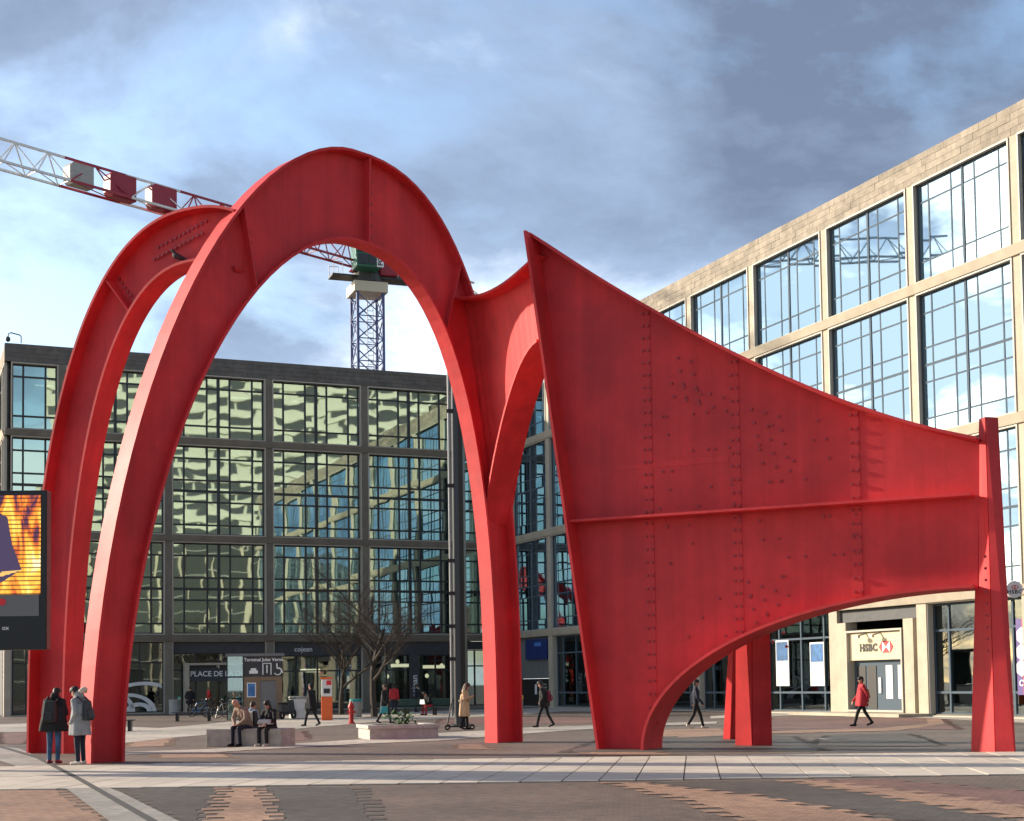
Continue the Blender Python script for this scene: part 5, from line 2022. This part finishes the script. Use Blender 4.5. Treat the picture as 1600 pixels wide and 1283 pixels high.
p9_ = figure('person in a dark jacket standing by the cafe sign', 650, 1113, D90, 1.70, 'stand', 'cloth_navy', 'cloth_black', 'cloth_black', 'hair_dark', arms='front')
gb = bpy.data.objects['slatted_bench.002']
p10_ = figure('person in red and dark clothes reading on the green bench', 668, 1118, R(-50), 1.70, 'sit', 'cloth_black', 'cloth_red', 'cloth_black', 'hair_dark', bow=0.5,
              loc=gb.matrix_basis @ Vector((0.55, 0.05, 0)))
worn(p10_, 'newspaper', 'white paper held by the person on the green bench', 'paper', 'letter_white', (-0.22, 0.22, -0.56, -0.50, 0.62, 0.86), bev=0.0)
p11_ = figure('person in a long beige trench coat looking down at a phone', 726, 1141, D90 - R(12), 1.72, 'walk', 'cloth_beige', 'cloth_black', 'cloth_black', 'hair_brown', stride=0.10, arms='front', long_hair=True, bow=0.4,
              coat=('cloth_beige', 1.34, 0.50, 0.055), z0=0.0)
MB().lathe([(0.205, 1.02), (0.21, 1.06), (0.205, 1.10)], 20).build('belt', 'cloth_taupe', p11_)
p12_ = figure('person in dark clothes with a wine red pack walking towards the shop doorway', 851, 1137, -D90 - R(20), 1.76, 'walk', 'cloth_black', 'cloth_black', 'cloth_black', 'hair_dark', bow=0.6, arms='pockets', coat=('cloth_black', 1.3, 0.78, 0.03), bulk=1.1)
worn(p12_, 'backpack', 'wine red backpack worn by the person near the shop doorway', 'backpack', 'bag_wine', (-0.15, 0.15, 0.14, 0.28, 0.98, 1.40))
p13_ = figure('person in black trousers walking behind the arched plate of the sculpture', 1088, 1139, D90, 1.72, 'walk', 'cloth_navy', 'cloth_black', 'shoe_white', 'hair_dark')
p14_ = figure('person in a red coat walking in front of the bank entrance', 1348, 1135, -D90 + R(5), 1.74, 'walk', 'cloth_red', 'cloth_black', 'cloth_black', 'hair_dark', stride=0.34, coat=('cloth_red', 1.34, 0.70, 0.05), bulk=1.04)
worn(p14_, 'shoulder_bag', 'orange brown bag slung behind the person in the red coat', 'bag', 'bag_orange', (-0.14, 0.16, 0.15, 0.27, 0.98, 1.30))
p15_ = figure('person in a dark coat waiting inside the address doorway', 297, 1117, R(20), 1.74, 'stand', 'cloth_black', 'cloth_black', 'cloth_black', 'hair_brown', arms='pockets', coat=('cloth_black', 1.34, 0.7, 0.04))

# a pigeon resting on the second arch
bp_ = PI2[45] + n2 * 0.2 + Vector((0, 0, 0.04))
pg = thing('pigeon', 'dark pigeon perched inside the crown of the rear red arch', 'bird', bp_, R(200))
pgm = MB()
capsule(pgm, (-0.10, 0, 0.14), (0.08, 0, 0.20), 0.06, 0.085)
capsule(pgm, (0.08, 0, 0.20), (0.15, 0, 0.31), 0.06, 0.04)
capsule(pgm, (0.15, 0, 0.31), (0.17, 0, 0.32), 0.042, 0.036)
capsule(pgm, (0.20, 0, 0.315), (0.24, 0, 0.30), 0.012, 0.006)
capsule(pgm, (-0.12, 0, 0.13), (-0.28, 0, 0.09), 0.05, 0.02)
for sg in (-1, 1):
    capsule(pgm, (0.0, 0.03 * sg, 0.12), (0.01, 0.035 * sg, 0.0), 0.016, 0.010)
pm_ = bpy.data.meshes.new('pigeon')
pm_.from_pydata(pgm.v, [], pgm.f)
tmp = bpy.data.objects.new('tmp', pm_)
COL.objects.link(tmp)
rmm = tmp.modifiers.new('r', 'REMESH')
rmm.mode = 'VOXEL'
rmm.voxel_size = 0.012
pm2 = bpy.data.meshes.new_from_object(tmp.evaluated_get(bpy.context.evaluated_depsgraph_get()))
bpy.data.objects.remove(tmp)
pm2.materials.clear()
pm2.materials.append(MATS['bag_slate'])
bo = bpy.data.objects.new('body', pm2)
COL.objects.link(bo)
bo.parent = pg

# sets of look-alike things
for o in COL.objects:
    if o.parent is None and 'category' in o:
        gname = {'person': 'people on the square', 'bicycle': 'bicycles parked by the doorway', 'litter_bin': 'litter bins along the buildings', 'slatted_bench': 'slatted benches on the square',
                 'backpack': 'backpacks people wear', 'bare_tree': 'bare trees before the cafe', 'handbag': 'bags people carry'}.get(o.name.split('.')[0])
        if gname:
            o['group'] = gname
